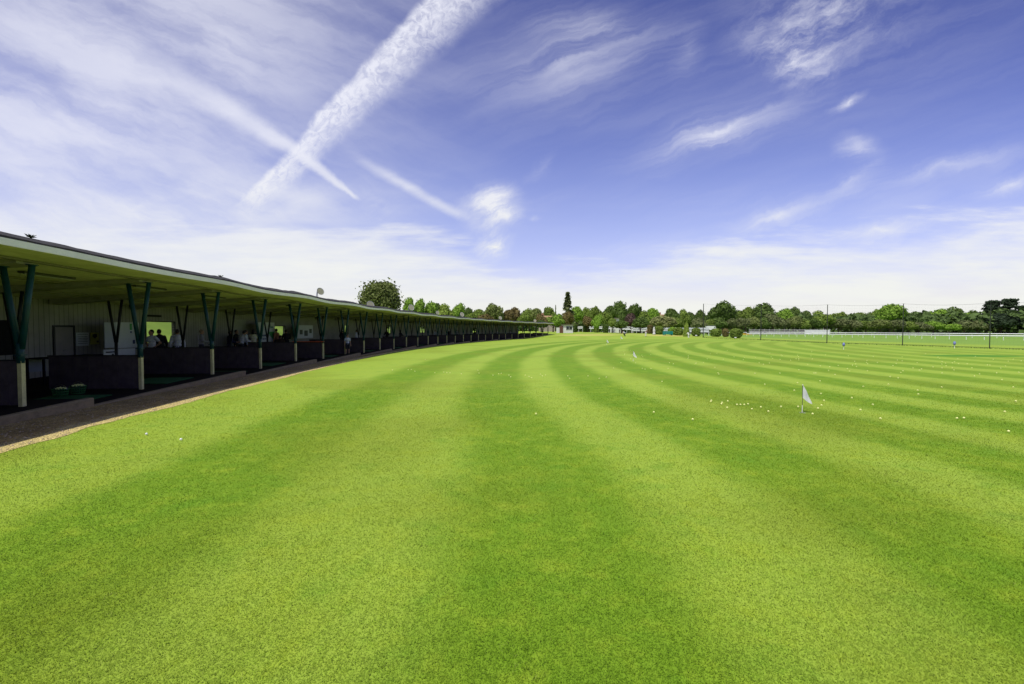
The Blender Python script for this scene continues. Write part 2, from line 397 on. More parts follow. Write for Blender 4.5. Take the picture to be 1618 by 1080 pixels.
def build_shelter():
    root = empty('driving_range_shelter', P(0, 0, 0)); tag(root, 'long curved open fronted golf range shelter with green V shaped posts and dark bay dividers', 'shelter')
    inv = Matrix.Translation(-root.location)
    def fin(mb, name, m, parent=root, smooth=False):
        o = mb.build(name, m, parent, smooth); 
        r0 = root.location
        me = o.data; co = np.empty(len(me.vertices)*3); me.vertices.foreach_get('co', co)
        co = co.reshape(-1, 3)-np.array(r0); me.vertices.foreach_set('co', co.reshape(-1)); me.update()
        return o
    teal = mat('teal_paint', (.006, .046, .048), .45, .25, 5); black = mat('black_metal', (.01, .011, .012), .5, .3, 6)
    tan = mat('tan_timber', (.58, .52, .24), .75, .2, 6); dark = flat_mat('divider_board', (.075, .058, .062), .85, .25, 4, spec=.08)
    white = mat('fascia_paint', (.92, .84, .88), .55, .06, 2); felt = flat_mat('roof_felt', (.035, .034, .032), .9, .4, 6)
    cream = wall_mat(); soff = soffit_mat(); conc = flat_mat('concrete', (.24, .18, .095), .85, .25, 5, fine=.5)
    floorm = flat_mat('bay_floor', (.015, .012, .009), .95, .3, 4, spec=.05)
    # roof body
    SE = 29.25; n = 420
    def strip(mb, fn, k):
        o = len(mb.v)
        for i in range(n+1):
            s = S0+(SE-S0)*i/n
            for p in fn(s): mb.v.append(tuple(p))
        for i in range(n):
            for j in range(k-1): a = o+i*k+j; mb.f.append((a, a+1, a+k+1, a+k))
            a = o+i*k; mb.f.append((a+k-1, a, a+k, a+2*k-1))
        mb.f.append(tuple(o+j for j in range(k))); mb.f.append(tuple(o+n*k+j for j in range(k))[::-1])
    nz = lambda s: .025*noise.noise(Vector((s*3, 9, 0)))+.018*noise.noise(Vector((s*11, 4, 0)))
    mb = MB(); strip(mb, lambda s: [P(s, OVER-.08, roof_z(s, OVER)+.11), P(s, OVER-.03, roof_z(s, OVER)+.137), P(s, OVER-.02, roof_z(s, OVER)+.185+nz(s)*.8), P(s, OVER-.35, roof_z(s, OVER)+.32+nz(s)), P(s, -6.4, roof_z(s, -6.4)+.30), P(s, -6.4, roof_z(s, -6.4)+.06)], 6)
    roof = fin(mb, 'roof', felt)
    mb = MB(); strip(mb, lambda s: [P(s, OVER, roof_z(s, OVER)), P(s, OVER+.02, roof_z(s, OVER)+.135), P(s, OVER-.02, roof_z(s, OVER)+.135), P(s, OVER-.05, roof_z(s, OVER))], 4)
    fin(mb, 'fascia', white, roof)
    mb = MB(); strip(mb, lambda s: [P(s, OVER-.055, roof_z(s, OVER)+.002), P(s, OVER-.055, roof_z(s, OVER)+.06), P(s, -6.3, roof_z(s, -6.3)+.06), P(s, -6.3, roof_z(s, -6.3)+.002)], 4)
    fin(mb, 'soffit', soff)
    # soffit beams on each post line plus long battens
    for i in range(int(S0), 30):
        mb = MB(); s = i+.0; w = .26/Q[6]
        a, b_ = .2, -5.7
        mb.hexa([P(s-w, a, roof_z(s, a)-.10), P(s+w, a, roof_z(s, a)-.10), P(s+w, b_, roof_z(s, b_)-.2), P(s-w, b_, roof_z(s, b_)-.2),
                 P(s-w, a, roof_z(s-w, a)), P(s+w, a, roof_z(s+w, a)), P(s+w, b_, roof_z(s+w, b_)), P(s-w, b_, roof_z(s-w, b_))])
        fin(mb, 'roof_beam', mat('beam_paint', (.26, .255, .19), .8, .15, 3))
    for off in (.25, -1.9, -3.9):
        mb = MB(); strip(mb, lambda s: [P(s, off-.05, roof_z(s, off)-.05), P(s, off+.05, roof_z(s, off)-.05), P(s, off+.05, roof_z(s, off)+.001), P(s, off-.05, roof_z(s, off)+.001)], 4)
        fin(mb, 'soffit_batten', mat('batten_paint', (.16, .15, .10), .8, .2, 2))
    # floor slabs and kerbs, one per pair of bays
    k0 = -3
    for k in range(k0, 15):
        a, b_ = 2*k+.25, min(2*k+2.25, 29.05)
        if a >= 29: break
        mb = MB(); m_ = 8; rows = []
        for i in range(m_+1):
            s = a+(b_-a)*i/m_; ss = -.1+.2*(s-a)/2.0
            rows.append([P(s, .62, -.4), P(s, .62, ss-.004), P(s, -6.0, ss-.004), P(s, -6.0, -.4)])
        for r_ in rows: mb.v += [tuple(p) for p in r_]
        for i in range(m_):
            for j in range(4): mb.f.append((i*4+j, i*4+(j+1) % 4, (i+1)*4+(j+1) % 4, (i+1)*4+j))
        mb.f.append((3, 2, 1, 0)); mb.f.append(tuple(m_*4+j for j in range(4)))
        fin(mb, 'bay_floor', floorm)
        mb = MB(); rows = []
        for i in range(m_+1):
            s = a+(b_-a)*i/m_; ss = -.1+.2*(s-a)/2.0
            rows.append([P(s, .80, -.35), P(s, .80, ss+.0), P(s, .78, ss+.02), P(s, .64, ss+.02), P(s, .624, ss), P(s, .624, -.35)])
        for r_ in rows: mb.v += [tuple(p) for p in r_]
        for i in range(m_):
            for j in range(6): mb.f.append((i*6+j, i*6+(j+1) % 6, (i+1)*6+(j+1) % 6, (i+1)*6+j))
        mb.f.append((5, 4, 3, 2, 1, 0)); mb.f.append(tuple(m_*6+j for j in range(6)))
        fin(mb, 'kerb', conc)
    # V posts and bay dividers
    def vpost(s, off, r, zt, spread, fork, m_, sleeve):
        z0 = saw(s)-.02; c = P(s, off, 0); t = th_of(s)
        mb = MB()
        mb.tube([P(s, off, z0+(1.0 if sleeve else 0)), P(s, off, fork)], r*1.08, 10)
        for sg in (-1, 1):
            o2 = off+sg*spread
            mb.tube([P(s, off+sg*r*.45, fork-.12), P(s, o2, roof_z(s, o2)-.10)], r*.92, 10)
            mb.box(P(s, o2, roof_z(s, o2)-.115), (.16, .14, .02), -t)
        o = fin(mb, 'support_post', m_)
        for f_ in o.data.polygons: f_.use_smooth = len(f_.vertices) == 4
        if sleeve:
            mb = MB(); mb.box(P(s, off+.01, saw(s)+.50), (.085, .10, 1.06), -t); fin(mb, 'post_sleeve', tan, o)
            for zz in (1.24,):
                mb = MB(); mb.box(P(s, off+.0, zz), (r*2.4, r*2.4, .025), -t); fin(mb, 'collar', m_, o)
        return o
    for i in range(int(S0)+1, 30):
        s = float(i)
        vpost(s, 0.0, .066, 0, .30, 1.5, teal, True)
        if i > -4: vpost(s, -3.55, .05, 0, .26, 1.45, black, False)
        mb = MB(); z0 = saw(s)+.03; z1 = saw(s)+1.03
        hw = .03/Q[6]
        mb.hexa([P(s-hw, .0, z0), P(s+hw, .0, z0), P(s+hw, -2.6, z0), P(s-hw, -2.6, z0), P(s-hw, .0, z1), P(s+hw, .0, z1), P(s+hw, -2.6, z1), P(s-hw, -2.6, z1)])
        for j in range(6):
            a = -.2-j*.42
            mb.hexa([P(s-hw*1.3, a, z0), P(s+hw*1.3, a, z0), P(s+hw*1.3, a-.03, z0), P(s-hw*1.3, a-.03, z0), P(s-hw*1.3, a, z1-.002), P(s+hw*1.3, a, z1-.002), P(s+hw*1.3, a-.03, z1-.002), P(s-hw*1.3, a-.03, z1-.002)])
        dv = fin(mb, 'bay_divider', dark)
        mb = MB(); hw *= 1.6
        mb.hexa([P(s-hw, .03, z1), P(s+hw, .03, z1), P(s+hw, -2.62, z1), P(s-hw, -2.62, z1), P(s-hw, .03, z1+.03), P(s+hw, .03, z1+.03), P(s+hw, -2.62, z1+.03), P(s-hw, -2.62, z1+.03)])
        fin(mb, 'top_rail', black, dv)
    # back wall with openings
    WO = -5.8
    ops = []
    for (xa, xb, ya, yb) in ((233, 276, 508, 540), (434, 451, 515, 532), (545, 550.5, 514, 527), (612, 618.5, 514, 526), (664, 672, 516, 525), (747, 753, 518, 525), (814, 818, 519, 526)):
        sa, sb = find_s(xa, WO), find_s(xb, WO)
        ops.append((sa, sb, z_at(xb, yb, sb, WO), z_at(xa, ya, sa, WO)))
    WE = 25.6; walls = MB(); fr = []
    cur = S0
    def seg(sa, sb, za, zb):
        m_ = max(1, int((sb-sa)*3))
        for i in range(m_):
            a = sa+(sb-sa)*i/m_; b_ = sa+(sb-sa)*(i+1)/m_
            za1 = za if za is not None else -.35
            zt0 = zb if zb is not None else roof_z(a, WO)+.05; zt1 = zb if zb is not None else roof_z(b_, WO)+.05
            walls.hexa([P(a, WO, za1), P(b_, WO, za1), P(b_, WO-.12, za1), P(a, WO-.12, za1), P(a, WO, zt0), P(b_, WO, zt1), P(b_, WO-.12, zt1), P(a, WO-.12, zt0)])
    for sa, sb, za, zb in ops:
        seg(cur, sa, None, None); seg(sa, sb, None, za); seg(sa, sb, zb, None); cur = sb
    seg(cur, WE, None, None)
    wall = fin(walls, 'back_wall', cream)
    for sa, sb, za, zb in ops:
        mb = MB(); e = .05/Q[6]
        for (a, b_, c, d) in ((sa-e, sb+e, za-.05, za), (sa-e, sb+e, zb, zb+.05), (sa-e, sa, za, zb), (sb, sb+e, za, zb)):
            mb.hexa([P(a, WO+.03, c), P(b_, WO+.03, c), P(b_, WO-.15, c), P(a, WO-.15, c), P(a, WO+.03, d), P(b_, WO+.03, d), P(b_, WO-.15, d), P(a, WO-.15, d)])
        fin(mb, 'opening_frame', black, wall)
    # closed door
    sa, sb = find_s(88, WO), find_s(118, WO)
    zt = z_at(103, 516.5, (sa+sb)/2, WO)
    mb = MB(); e = .035/Q[6]
    mb.hexa([P(sa, WO+.025, 0), P(sb, WO+.025, 0), P(sb, WO+.003, 0), P(sa, WO+.003, 0), P(sa, WO+.025, zt), P(sb, WO+.025, zt), P(sb, WO+.003, zt), P(sa, WO+.003, zt)])
    door = fin(mb, 'door', mat('door_paint', (.19, .17, .16), .6, .1, 2))
    mb = MB()
    for (a, b_, c, d) in ((sa-e*2, sa, 0, zt), (sb, sb+e*2, 0, zt), (sa-e*2, sb+e*2, zt, zt+.07)):
        mb.hexa([P(a, WO+.045, c), P(b_, WO+.045, c), P(b_, WO+.003, c), P(a, WO+.003, c), P(a, WO+.045, d), P(b_, WO+.045, d), P(b_, WO+.003, d), P(a, WO+.003, d)])
    fin(mb, 'door_frame', black, door)
    mb = MB(); p = P(sa+.08, WO+.06, 1.0); mb.tube([p, p+Vector((0, .12, 0))], .012, 6); fin(mb, 'door_handle', mat('steel', (.4, .4, .4), .3, .1, 4, 1.0), door)
    # end wall
    mb = MB()
    s = 29.1; mb.hexa([P(s, -.1, -.3), P(s+.015, -.1, -.3), P(s+.015, -3.4, -.3), P(s, -3.4, -.3), P(s, -.1, .95), P(s+.015, -.1, .95), P(s+.015, -3.4, .95), P(s, -3.4, .95)])
    fin(mb, 'end_panel', dark)
    return root
SHELTER = build_shelter()

# things that hang on or stand in the shelter
def panel(px0, px1, py0, py1, off, name, label, cat, m, thick=.03, marks=None, group=None, frame=None):
    sa, sb = find_s(px0, off), find_s(px1, off)
    z1 = (z_at(px0, py0, sa, off)+z_at(px1, py0, sb, off))/2; z0 = (z_at(px0, py1, sa, off)+z_at(px1, py1, sb, off))/2
    pa, pb = P(sa, off, 0), P(sb, off, 0)
    bz = (pa.z+pb.z)/2
    d = (pb-pa); d.z = 0; L = d.length; rz = math.atan2(d.y, d.x)
    # local frame: x along the wall, y towards the wall, z up; face looks along -y ... towards the field
    root = empty(name, (pa.x, pa.y, bz+z0), rz)
    h = z1-z0; sgn = -1
    mb = MB(); mb.box((L/2, 0, h/2), (L, thick, h))
    mb.build('board', m, root)
    if frame:
        mb = MB(); t = .03
        for c, dd in (((L/2, 0, -t/2), (L+2*t, thick+.02, t)), ((L/2, 0, h+t/2), (L+2*t, thick+.02, t)), ((-t/2, 0, h/2), (t, thick+.02, h)), ((L+t/2, 0, h/2), (t, thick+.02, h))): mb.box(c, dd)
        mb.build('frame', frame, root)
    if marks:
        for nm, mm, rects in marks:
            mb = MB()
            for (u0, u1, v0, v1) in rects:
                mb.box(((u0+u1)/2*L, -thick/2-.004, (1-(v0+v1)/2)*h), ((u1-u0)*L, .006, (v1-v0)*h))
            mb.build(nm, mm, root)
    tag(root, label, cat, group)
    return root
paper = mat('white_board', (.48, .50, .50), .6, .06, 2); ink = mat('black_ink', (.02, .02, .025), .6, .2, 5); grn = mat('green_ink', (.06, .28, .08), .6, .1, 4)
navy = mat('navy_ink', (.03, .04, .12), .6, .1, 4); yel = mat('yellow_paper', (.42, .40, .08), .6, .1, 4); grey = mat('grey_board', (.20, .22, .23), .6, .08, 3)
blackp = mat('black_board', (.010, .010, .011), .8, .3, 3, spec=.05)
def lines(u0, u1, rows, h=.05, jit=.1):
    out = []
    for v in rows:
        u = u0
        while u < u1-.04:
            w = random.uniform(.03, .11); out.append((u, min(u+w, u1), v, v+h)); u += w+.025
    return out
WOF = -5.76
panel(122, 142.5, 525, 546, WOF, 'notice_board', 'white notice with rows of small print, beside the grey door', 'notice', paper, marks=[('print', ink, lines(.1, .9, (.12, .3, .42, .54, .66, .8), .035))])
panel(144, 158, 525, 543.5, WOF, 'poster', 'yellow poster with a black splash, right of the white printed notice', 'poster', yel, marks=[('artwork', ink, [(.2, .75, .15, .4), (.35, .6, .1, .5), (.7, .95, .7, .85)])])
panel(165, 183.5, 509, 549, -4.9, 'display_board', 'plain pale display board behind the second post, left one of the pair', 'display board', mat('pale_board', (.33, .35, .38), .5, .05, 2))
panel(185, 221, 509, 549, -4.9, 'display_board', 'pale display board with dark green marks behind the second post', 'display board', paper, marks=[('artwork', navy, [(.60, .66, .35, .42), (.70, .80, .7, .85)]), ('green_mark', grn, [(.58, .68, .05, .3)])])
panel(165.5, 214, 551, 563, -4.8, 'banner', 'low white banner with a black heading, below the pale display boards', 'banner', paper, marks=[('lettering', ink, [(.06, .36, .25, .42), (.24, .30, .55, .75), (.36, .44, .7, .95)])])
panel(38, 72, 565, 587, -4.4, 'low_panel', 'low pale grey panel beside the first green post', 'panel', grey)
panel(-60, 39, 505, 562, -4.3, 'black_board', 'large black board with a white rim behind the first green post', 'board', blackp, frame=None, marks=[('badge', paper, [(.86, .93, .44, .48)])])
panel(232, 256, 497.3, 500.2, WOF, 'wall_sign', 'black lettered sign on the wall above the first window opening', 'sign', blackp, marks=None)
panel(366, 389, 504.5, 521, WOF, 'poster', 'plain pale poster high on the wall above the row of seated people', 'poster', mat('pale_poster', (.27, .28, .22), .6, .1, 3))
panel(409, 434, 509, 539.5, -4.9, 'banner', 'white banner with a green triangle and navy lettering beside the fourth post', 'banner', paper,
      marks=[('lettering', navy, lines(.24, .52, (.63,), .09)+lines(.24, .52, (.82,), .06)), ('green_triangle', grn, [(.55+.06*k, .99, .48+.07*k, .55+.07*k) for k in range(7)]), ('emblem', mat('grey_green_ink', (.10, .2, .18), .6, .1, 3), [(.66, .74, .1, .25), (.72, .92, .2, .3)])])
panel(469.5, 494.5, 513.5, 534, -4.9, 'display_board', 'white display board with dark pictures, above the orange counter top', 'display board', paper,
      marks=[('pictures', mat('picture_ink', (.06, .07, .05), .6, .5, 8), [(.16, .34, .35, .7), (.44, .66, .4, .82), (.76, .92, .28, .62)])])
# rear counter rails
def orange_top():
    s = 4.95; o = empty('counter', P(s, -.0, 0), 0); tag(o, 'long orange counter top resting on the fifth bay divider', 'counter')
    mb = MB(); q = o.location
    sa, sb = 5.0-.03, 5.0+.03
    z = saw(5)+1.065
    c = [P(sa, .05, z)-q, P(sb, .05, z)-q, P(sb, -1.9, z)-q, P(sa, -1.9, z)-q]
    mb.hexa(c+[v+Vector((0, 0, .05)) for v in c]); mb.build('counter_top', mat('orange_laminate', (.55, .10, .03), .5, .15, 3), o)
    mb = MB(); mb.box(P(s, -1.8, z-.03)-q, (.05, .05, .06)); mb.build('bracket', blackp, o)
orange_top()
def table(s, off, L, label, items=True):
    p = P(s, off, saw(s)); t = th_of(s); o = empty('table', p, -t); tag(o, label, 'table', 'dark tables along the aisle')
    mb = MB(); mb.box((0, 0, .85), (.6, L, .04)); mb.build('table_top', blackp, o)
    for sx in (-.25, .25):
        for sy in (-L/2+.1, L/2-.1):
            mb = MB(); mb.box((sx, sy, .415), (.05, .05, .83)); mb.build('leg', blackp, o)
for s, L, lb in ((1.55, 2.4, 'dark table with a pale object, behind the third bay'), (3.0, 2.2, 'dark table in front of the row of seated people'), (6.55, 1.8, 'dark table in the aisle behind the sixth divider'), (8.6, 2.0, 'dark table in the aisle behind the eighth divider')):
    table(s, -3.9, L, lb)

def light_strip(s, off, label):
    p = P(s, off, roof_z(s, off)-.07); t = th_of(s); o = empty('ceiling_light', p, -t); tag(o, label, 'ceiling light', 'strip lights under the shelter roof')
    mb = MB(); mb.box((0, 0, .045), (.16, 1.5, .05)); mb.build('housing', mat('light_housing', (.05, .05, .04), .6, .1, 3), o)
    mb = MB()
    for x in (-.05, .05): mb.tube([(x, -.72, 0), (x, .72, 0)], .014, 6)
    mb.build('tube', mat('unlit_tube', (.3, .31, .25), .3, .05, 3), o)
    return o
for i in range(-2, 15):
    light_strip(i+.52, -1.0, 'unlit twin tube strip light under the shelter roof')

# baskets of balls
def basket(px, py, label):
    p = None
    s = find_s(px, -1.2); b = P(s, -1.2, saw(s)+.012)
    o = empty('ball_basket', b, 0); tag(o, label, 'basket', 'green ball baskets in the nearest bay')
    g = mat('green_plastic', (.012, .10, .02), .5, .1, 5)
    mb = MB()
    for z, r in ((.0, .14), (.07, .153), (.14, .166), (.21, .18)): mb.lathe([(r, z-.008), (r+.008, z-.008), (r+.008, z+.012), (r, z+.012), (r, z-.008)], 20)
    for k in range(20):
        w = 2*math.pi*k/20; mb.tube([(math.cos(w)*.144, math.sin(w)*.144, 0), (math.cos(w)*.184, math.sin(w)*.184, .21)], .006, 4)
    mb.lathe([(.0, .0), (.145, .0)], 20)
    mb.build('basket_body', g, o)
    mb = MB(); mb.tube([(math.cos(a)*.185, 0, .2+math.sin(a)*.13) for a in np.linspace(0, math.pi, 11)], .006, 6); mb.build('handle', mat('steel', (.4, .4, .4)), o)
    return b
BALL = MB().ball((0, 0, .0205), .0214, 10, 7)
BALLM = BALL.mesh('golf_ball'); BALLM.polygons.foreach_set('use_smooth', [True]*len(BALLM.polygons))
bm_, bnt, bb = new_mat('yellow_ball'); bb.inputs['Base Color'].default_value = (.78, .80, .30, 1); bb.inputs['Roughness'].default_value = .35
BALLM.materials.append(bm_)
BALLW = BALLM.copy(); wm_, _, wb = new_mat('white_ball'); wb.inputs['Base Color'].default_value = (.82, .82, .78, 1); wb.inputs['Roughness'].default_value = .35
BALLW.materials.clear(); BALLW.materials.append(wm_)
def ball(p, label, group, me=None):
    o = bpy.data.objects.new('golf_ball', me or BALLM); COL.objects.link(o); o.location = p; tag(o, label, 'golf ball', group); return o
for px, lb, n_, side in ((98, 'green plastic basket half full of yellow balls, left of the pair', 12, 'left'), (124, 'green plastic basket heaped with yellow balls, right of the pair', 18, 'right')):
    b = basket(px, 615, lb)
    for k in range(n_):
        a = k*2.4; r_ = .035*math.sqrt(k)
        ball(b+Vector((math.cos(a)*r_, math.sin(a)*r_, .19+.045*(1-k/n_))), 'yellow ball in the %s green basket of the nearest bay' % side, 'balls in the %s basket' % side)
# tee mats
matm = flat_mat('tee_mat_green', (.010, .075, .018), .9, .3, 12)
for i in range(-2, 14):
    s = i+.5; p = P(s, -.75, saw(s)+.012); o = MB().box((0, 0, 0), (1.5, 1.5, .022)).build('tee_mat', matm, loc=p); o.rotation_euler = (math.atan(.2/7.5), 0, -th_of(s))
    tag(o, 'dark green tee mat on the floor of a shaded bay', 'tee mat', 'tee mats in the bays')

# floodlights and small things on the roof
def flood(px, py, off, size, label, face=-1, group=None):
    s = find_s(px, off); zt = z_at(px, py, s, off); p = P(s, off, roof_z(s, off)+.30)
    h = max(.12, P(s, off, zt).z-p.z)
    o = empty('floodlight', p, -th_of(s)); tag(o, label, 'floodlight', group)
    st = mat('steel', (.4, .4, .4)); 
    mb = MB(); mb.tube([(-.3*size, -.25*size, 0), (-.25*size, -.1*size, h*1.1), (-.05*size, 0, h)], .022, 6); mb.tube([(-.3*size, .2*size, 0), (-.25*size, -.1*size, h*1.1)], .016, 6)
    mb.build('bracket', st, o)
    m3 = Matrix.Rotation(R(72), 3, 'Y') @ Matrix.Rotation(0, 3, 'X')
    m3 = Matrix.Rotation(R(-38), 3, 'Z') @ m3
    def lat(prof, nm, mm):
        mb = MB(); mb.lathe(prof, 20); mb.v = [tuple(m3 @ Vector(v)*size+Vector((0.0, 0, h))) for v in mb.v]; return mb.build(nm, mm, o, True)
    lat([(.05, -.28), (.11, -.27), (.13, -.17), (.20, -.10), (.34, .0), (.36, .03), (.34, .03), (.30, .0), (.12, -.09), (0, -.11)], 'reflector', mat('grey_metal', (.45, .45, .42), .4, .1, 4))
    lat([(.0, .012), (.335, .012)], 'lens', mat('dull_glass', (.35, .34, .22), .2, .1, 3))
flood(507, 460, .35, .66, 'round floodlight on a bracket above the near part of the roof')
for px, py, lb in ((586, 481.5, 'small grey floodlight on the roof in front of the big bushy tree'), (650, 485.5, 'pale floodlight on the roof just right of the big bushy tree'), (691.5, 493.5, 'tiny floodlight on the roof below the yellow green tree'), (730, 496.5, 'white floodlight on the middle of the curved roof'), (790.5, 502, 'white floodlight on the roof below the brown copper tree'), (845, 506.5, 'white floodlight near the far end of the curved roof')):
    flood(px, py, -.6, 1.0 if px != 691.5 else .7, lb)
def roof_weed(px, label):
    s = find_s(px, .9); p = P(s, .85, roof_z(s, .85)+.33); mb = MB()
    for k in range(26):
        a = random.random()*6.3; l = random.uniform(.04, .12); d = Vector((math.cos(a)*l, math.sin(a)*l, random.uniform(.02, .09)))
        n_ = Vector((-math.sin(a), math.cos(a), 0))*.012
        mb.add([-n_, n_, d*.6+n_*1.5+Vector((0, 0, .02)), d], [(0, 1, 2, 3)])
    o = mb.build('roof_weed', mat('dark_weed', (.03, .04, .02), .9, .3, 6), loc=p); tag(o, label, 'weed')
roof_weed(63, 'dark weed growing on the roof edge above the first post'); roof_weed(353, 'small dark weed growing on the roof edge above the third post')

# ------------------------------------------------------------------ people
SKIN = (.36, .20, .13)
def cloth(nm, c): return mat('cloth_'+nm, c, .85, .12, 9)
def remesh(mb, voxel, name):
    me = mb.mesh(name); o = bpy.data.objects.new('tmp', me); COL.objects.link(o)
    md = o.modifiers.new('r', 'REMESH'); md.mode = 'VOXEL'; md.voxel_size = voxel; md.use_smooth_shade = True
    sm = o.modifiers.new('s', 'SMOOTH'); sm.iterations = 2; sm.factor = .5
    dg = bpy.context.evaluated_depsgraph_get(); r_ = bpy.data.meshes.new_from_object(o.evaluated_get(dg)); r_.name = name
    bpy.data.objects.remove(o); return r_
def limb(mb, a, b, ra, rb, n=10):
    a, b = Vector(a), Vector(b); mb.tube([a, a.lerp(b, .35), b], [ra, ra*.62+rb*.42, rb], n); mb.ball(a, ra, n, 6); mb.ball(b, rb, n, 6)
def person(loc, face, label, top=(.6, .6, .62), low=(.03, .03, .04), hair=(.02, .015, .01), lean=0.0, seat=False, arms='down', h=1.75, shorts=False, longhair=False, cap=None, sleeve='short', skin=SKIN, stripes=False, crouch=False, hair_kind='short', group=None):
    """face: heading angle of the person's +Y about Z; lean: forward lean in radians"""
    k = h/1.75; root = empty('person', loc, face); tag(root, label, 'person', group)
    hip = .92 if not seat else .60
    if crouch: hip = .62
    Hc = Vector((0, 0, hip))
    ca, sa = math.cos(lean), math.sin(lean)
    def tor(x, y, z):  # torso coordinates above the hip, leaning forward (+Y)
        return Hc+Vector((x, y*ca+z*sa, -y*sa+z*ca))
    sh = [tor(sx*.18, 0, .47) for sx in (-1, 1)]; neck = tor(0, .0, .53); head = tor(0, .03, .68) if lean < .9 else tor(0, .06, .66)
    body = MB(); shirt = MB(); low_ = MB(); shoes = MB()
    def torso(mb, g):
        for z, rx, ry in ((.0, .155, .11), (.1, .145, .105), (.22, .14, .10), (.34, .165, .115), (.44, .165, .105), (.49, .12, .08)):
            m3 = Matrix.Rotation(-lean, 3, 'X')
            mb.ball(tor(0, 0, z), 1, 14, 8, (rx+g, ry+g, .09), m3)
    torso(body, 0); torso(shirt, .022)
    limb(body, tor(0, 0, .47), tor(0, .015, .60), .06, .052)
    # head with face
    m3 = Matrix.Rotation(-lean*.5, 3, 'X')
    def hd(x, y, z): return head+m3 @ Vector((x, y, z))
    body.ball(head, 1, 16, 12, (.075, .092, .112), m3); body.ball(hd(0, .025, -.055), 1, 12, 8, (.055, .065, .06), m3)
    body.ball(hd(0, .095, -.012), 1, 8, 6, (.014, .022, .024), m3); body.ball(hd(0, .086, -.055), 1, 8, 4, (.026, .012, .008), m3)
    for sx in (-1, 1):
        body.ball(hd(sx*.078, 0, -.01), 1, 8, 6, (.012, .02, .032), m3); body.ball(hd(sx*.03, .082, .028), 1, 8, 4, (.02, .012, .008), m3)
    # arms
    for i, sx in enumerate((-1, 1)):
        s_ = sh[i]
        if arms == 'down': el = s_+Vector((sx*.07, -.03, -.29)); ha = el+Vector((sx*.01, .07, -.25))
        elif arms == 'rest': el = s_+Vector((sx*.08, .08, -.26)); ha = el+Vector((-sx*.06, .24, -.02))
        elif arms == 'hips': el = s_+Vector((sx*.2, -.06, -.22)); ha = Hc+Vector((sx*.17, .03, .08))
        elif arms == 'club': el = s_+Vector((sx*.02, .12, -.24)); ha = tor(0, .33, .03)+Vector((sx*.02, 0, 0))
        elif arms == 'front': el = s_+Vector((sx*.03, .16, -.2)); ha = el+Vector((-sx*.08, .2, -.12))
        limb(body, s_, el, .048, .038); limb(body, el, ha, .037, .026)
        e2 = el if sleeve == 'short' else ha
        limb(shirt, s_, s_.lerp(el, .62 if sleeve == 'short' else 1), .066, .058)
        if sleeve == 'long': limb(shirt, el, el.lerp(ha, .93), .056, .044)
        d = (ha-el).normalized(); side = d.cross(Vector((0, 1, .2))).normalized(); nrm = side.cross(d)
        pal = ha+d*.05; body.ball(pal, 1, 8, 6, (.036, .036, .045), d.to_track_quat('Z', 'Y').to_matrix())
        for q_, (o_, l_) in enumerate(((-.030, .062), (-.010, .074), (.010, .070), (.029, .055))):
            f0 = pal+side*o_+d*.03; f1 = f0+d*l_*.55+nrm*.006; f2 = f1+d*l_*.4+nrm*.02
            body.tube([f0, f1, f2], [.0105, .0095, .008], 6)
        t0 = ha+d*.02-side*.03; body.tube([t0, t0+d*.03-side*.025, t0+d*.06-side*.03], [.013, .011, .009], 6)
    # legs
    for sx in (-1, 1):
        hp = Hc+Vector((sx*.09, 0, -.02))
        if seat: kn = hp+Vector((sx*.05, .42, -.03)); an = kn+Vector((0, .02, -.42)); 
        elif crouch: kn = hp+Vector((sx*.10, .30, -.12)); an = Vector((sx*.14, .02, .09))
        else: kn = Vector((sx*.11, .03, .50)); an = Vector((sx*.12, -.02, .09))
        if seat: kn.z = .55; an.z = .09
        limb(body, hp, kn, .085, .055); limb(body, kn, an, .054, .036); body.ball(an+Vector((0, .03, -.03)), 1, 8, 6, (.04, .08, .04))
        limb(low_, hp, kn if not shorts else hp.lerp(kn, .85), .105, .078 if not shorts else .095)
        if not shorts: limb(low_, kn, kn.lerp(an, .95), .076, .062)
        shoes.ball(an+Vector((0, .05, -.05)), 1, 12, 8, (.05, .135, .045))
    low_.ball(Hc+Vector((0, 0, -.0)), 1, 12, 8, (.175, .13, .13))
    sk = mat('skin_%d' % int(skin[0]*100), skin, .6, .08, 8)
    def fin(mb, vx, nm, mm):
        me = remesh(mb, vx, nm); me.materials.append(mm); o = bpy.data.objects.new(nm, me); COL.objects.link(o); o.parent = root; o.scale = (k, k, k); return o
    fin(body, .012, 'body', sk)
    tm = cloth('%02d%02d%02d' % tuple(int(c*99) for c in top), top)
    if stripes:
        m, nt, b = new_mat('striped_cloth'); tc = nt.nodes.new('ShaderNodeTexCoord'); sp = nt.nodes.new('ShaderNodeSeparateXYZ'); nt.links.new(tc.outputs['Object'], sp.inputs[0])
        f = ramp(nt, M(nt, 'PINGPONG', sp.outputs[2], .04), .016, .024); nt.links.new(mixc(nt, f, (.75, .75, .78), (.10, .11, .2)), b.inputs['Base Color']); tm = m
    fin(shirt, .018, 'shirt', tm); fin(low_, .018, 'shorts' if shorts else 'trousers', cloth('%02d%02d%02d' % tuple(int(c*99) for c in low), low))
    fin(shoes, .012, 'shoes', cloth('shoe', (.04, .035, .03)))
    hb = MB(); hb.ball(hd(0, -.022, .028), 1, 16, 12, (.085, .092, .105), m3)
    if longhair:
        hb.ball(hd(0, -.07, -.06), 1, 12, 10, (.085, .05, .13), m3); hb.ball(hd(0, -.07, -.17), 1, 12, 10, (.08, .045, .11), m3)
    fin(hb, .012, 'hair', mat('hair_%d' % int(hair[0]*200), hair, .6, .3, 25))
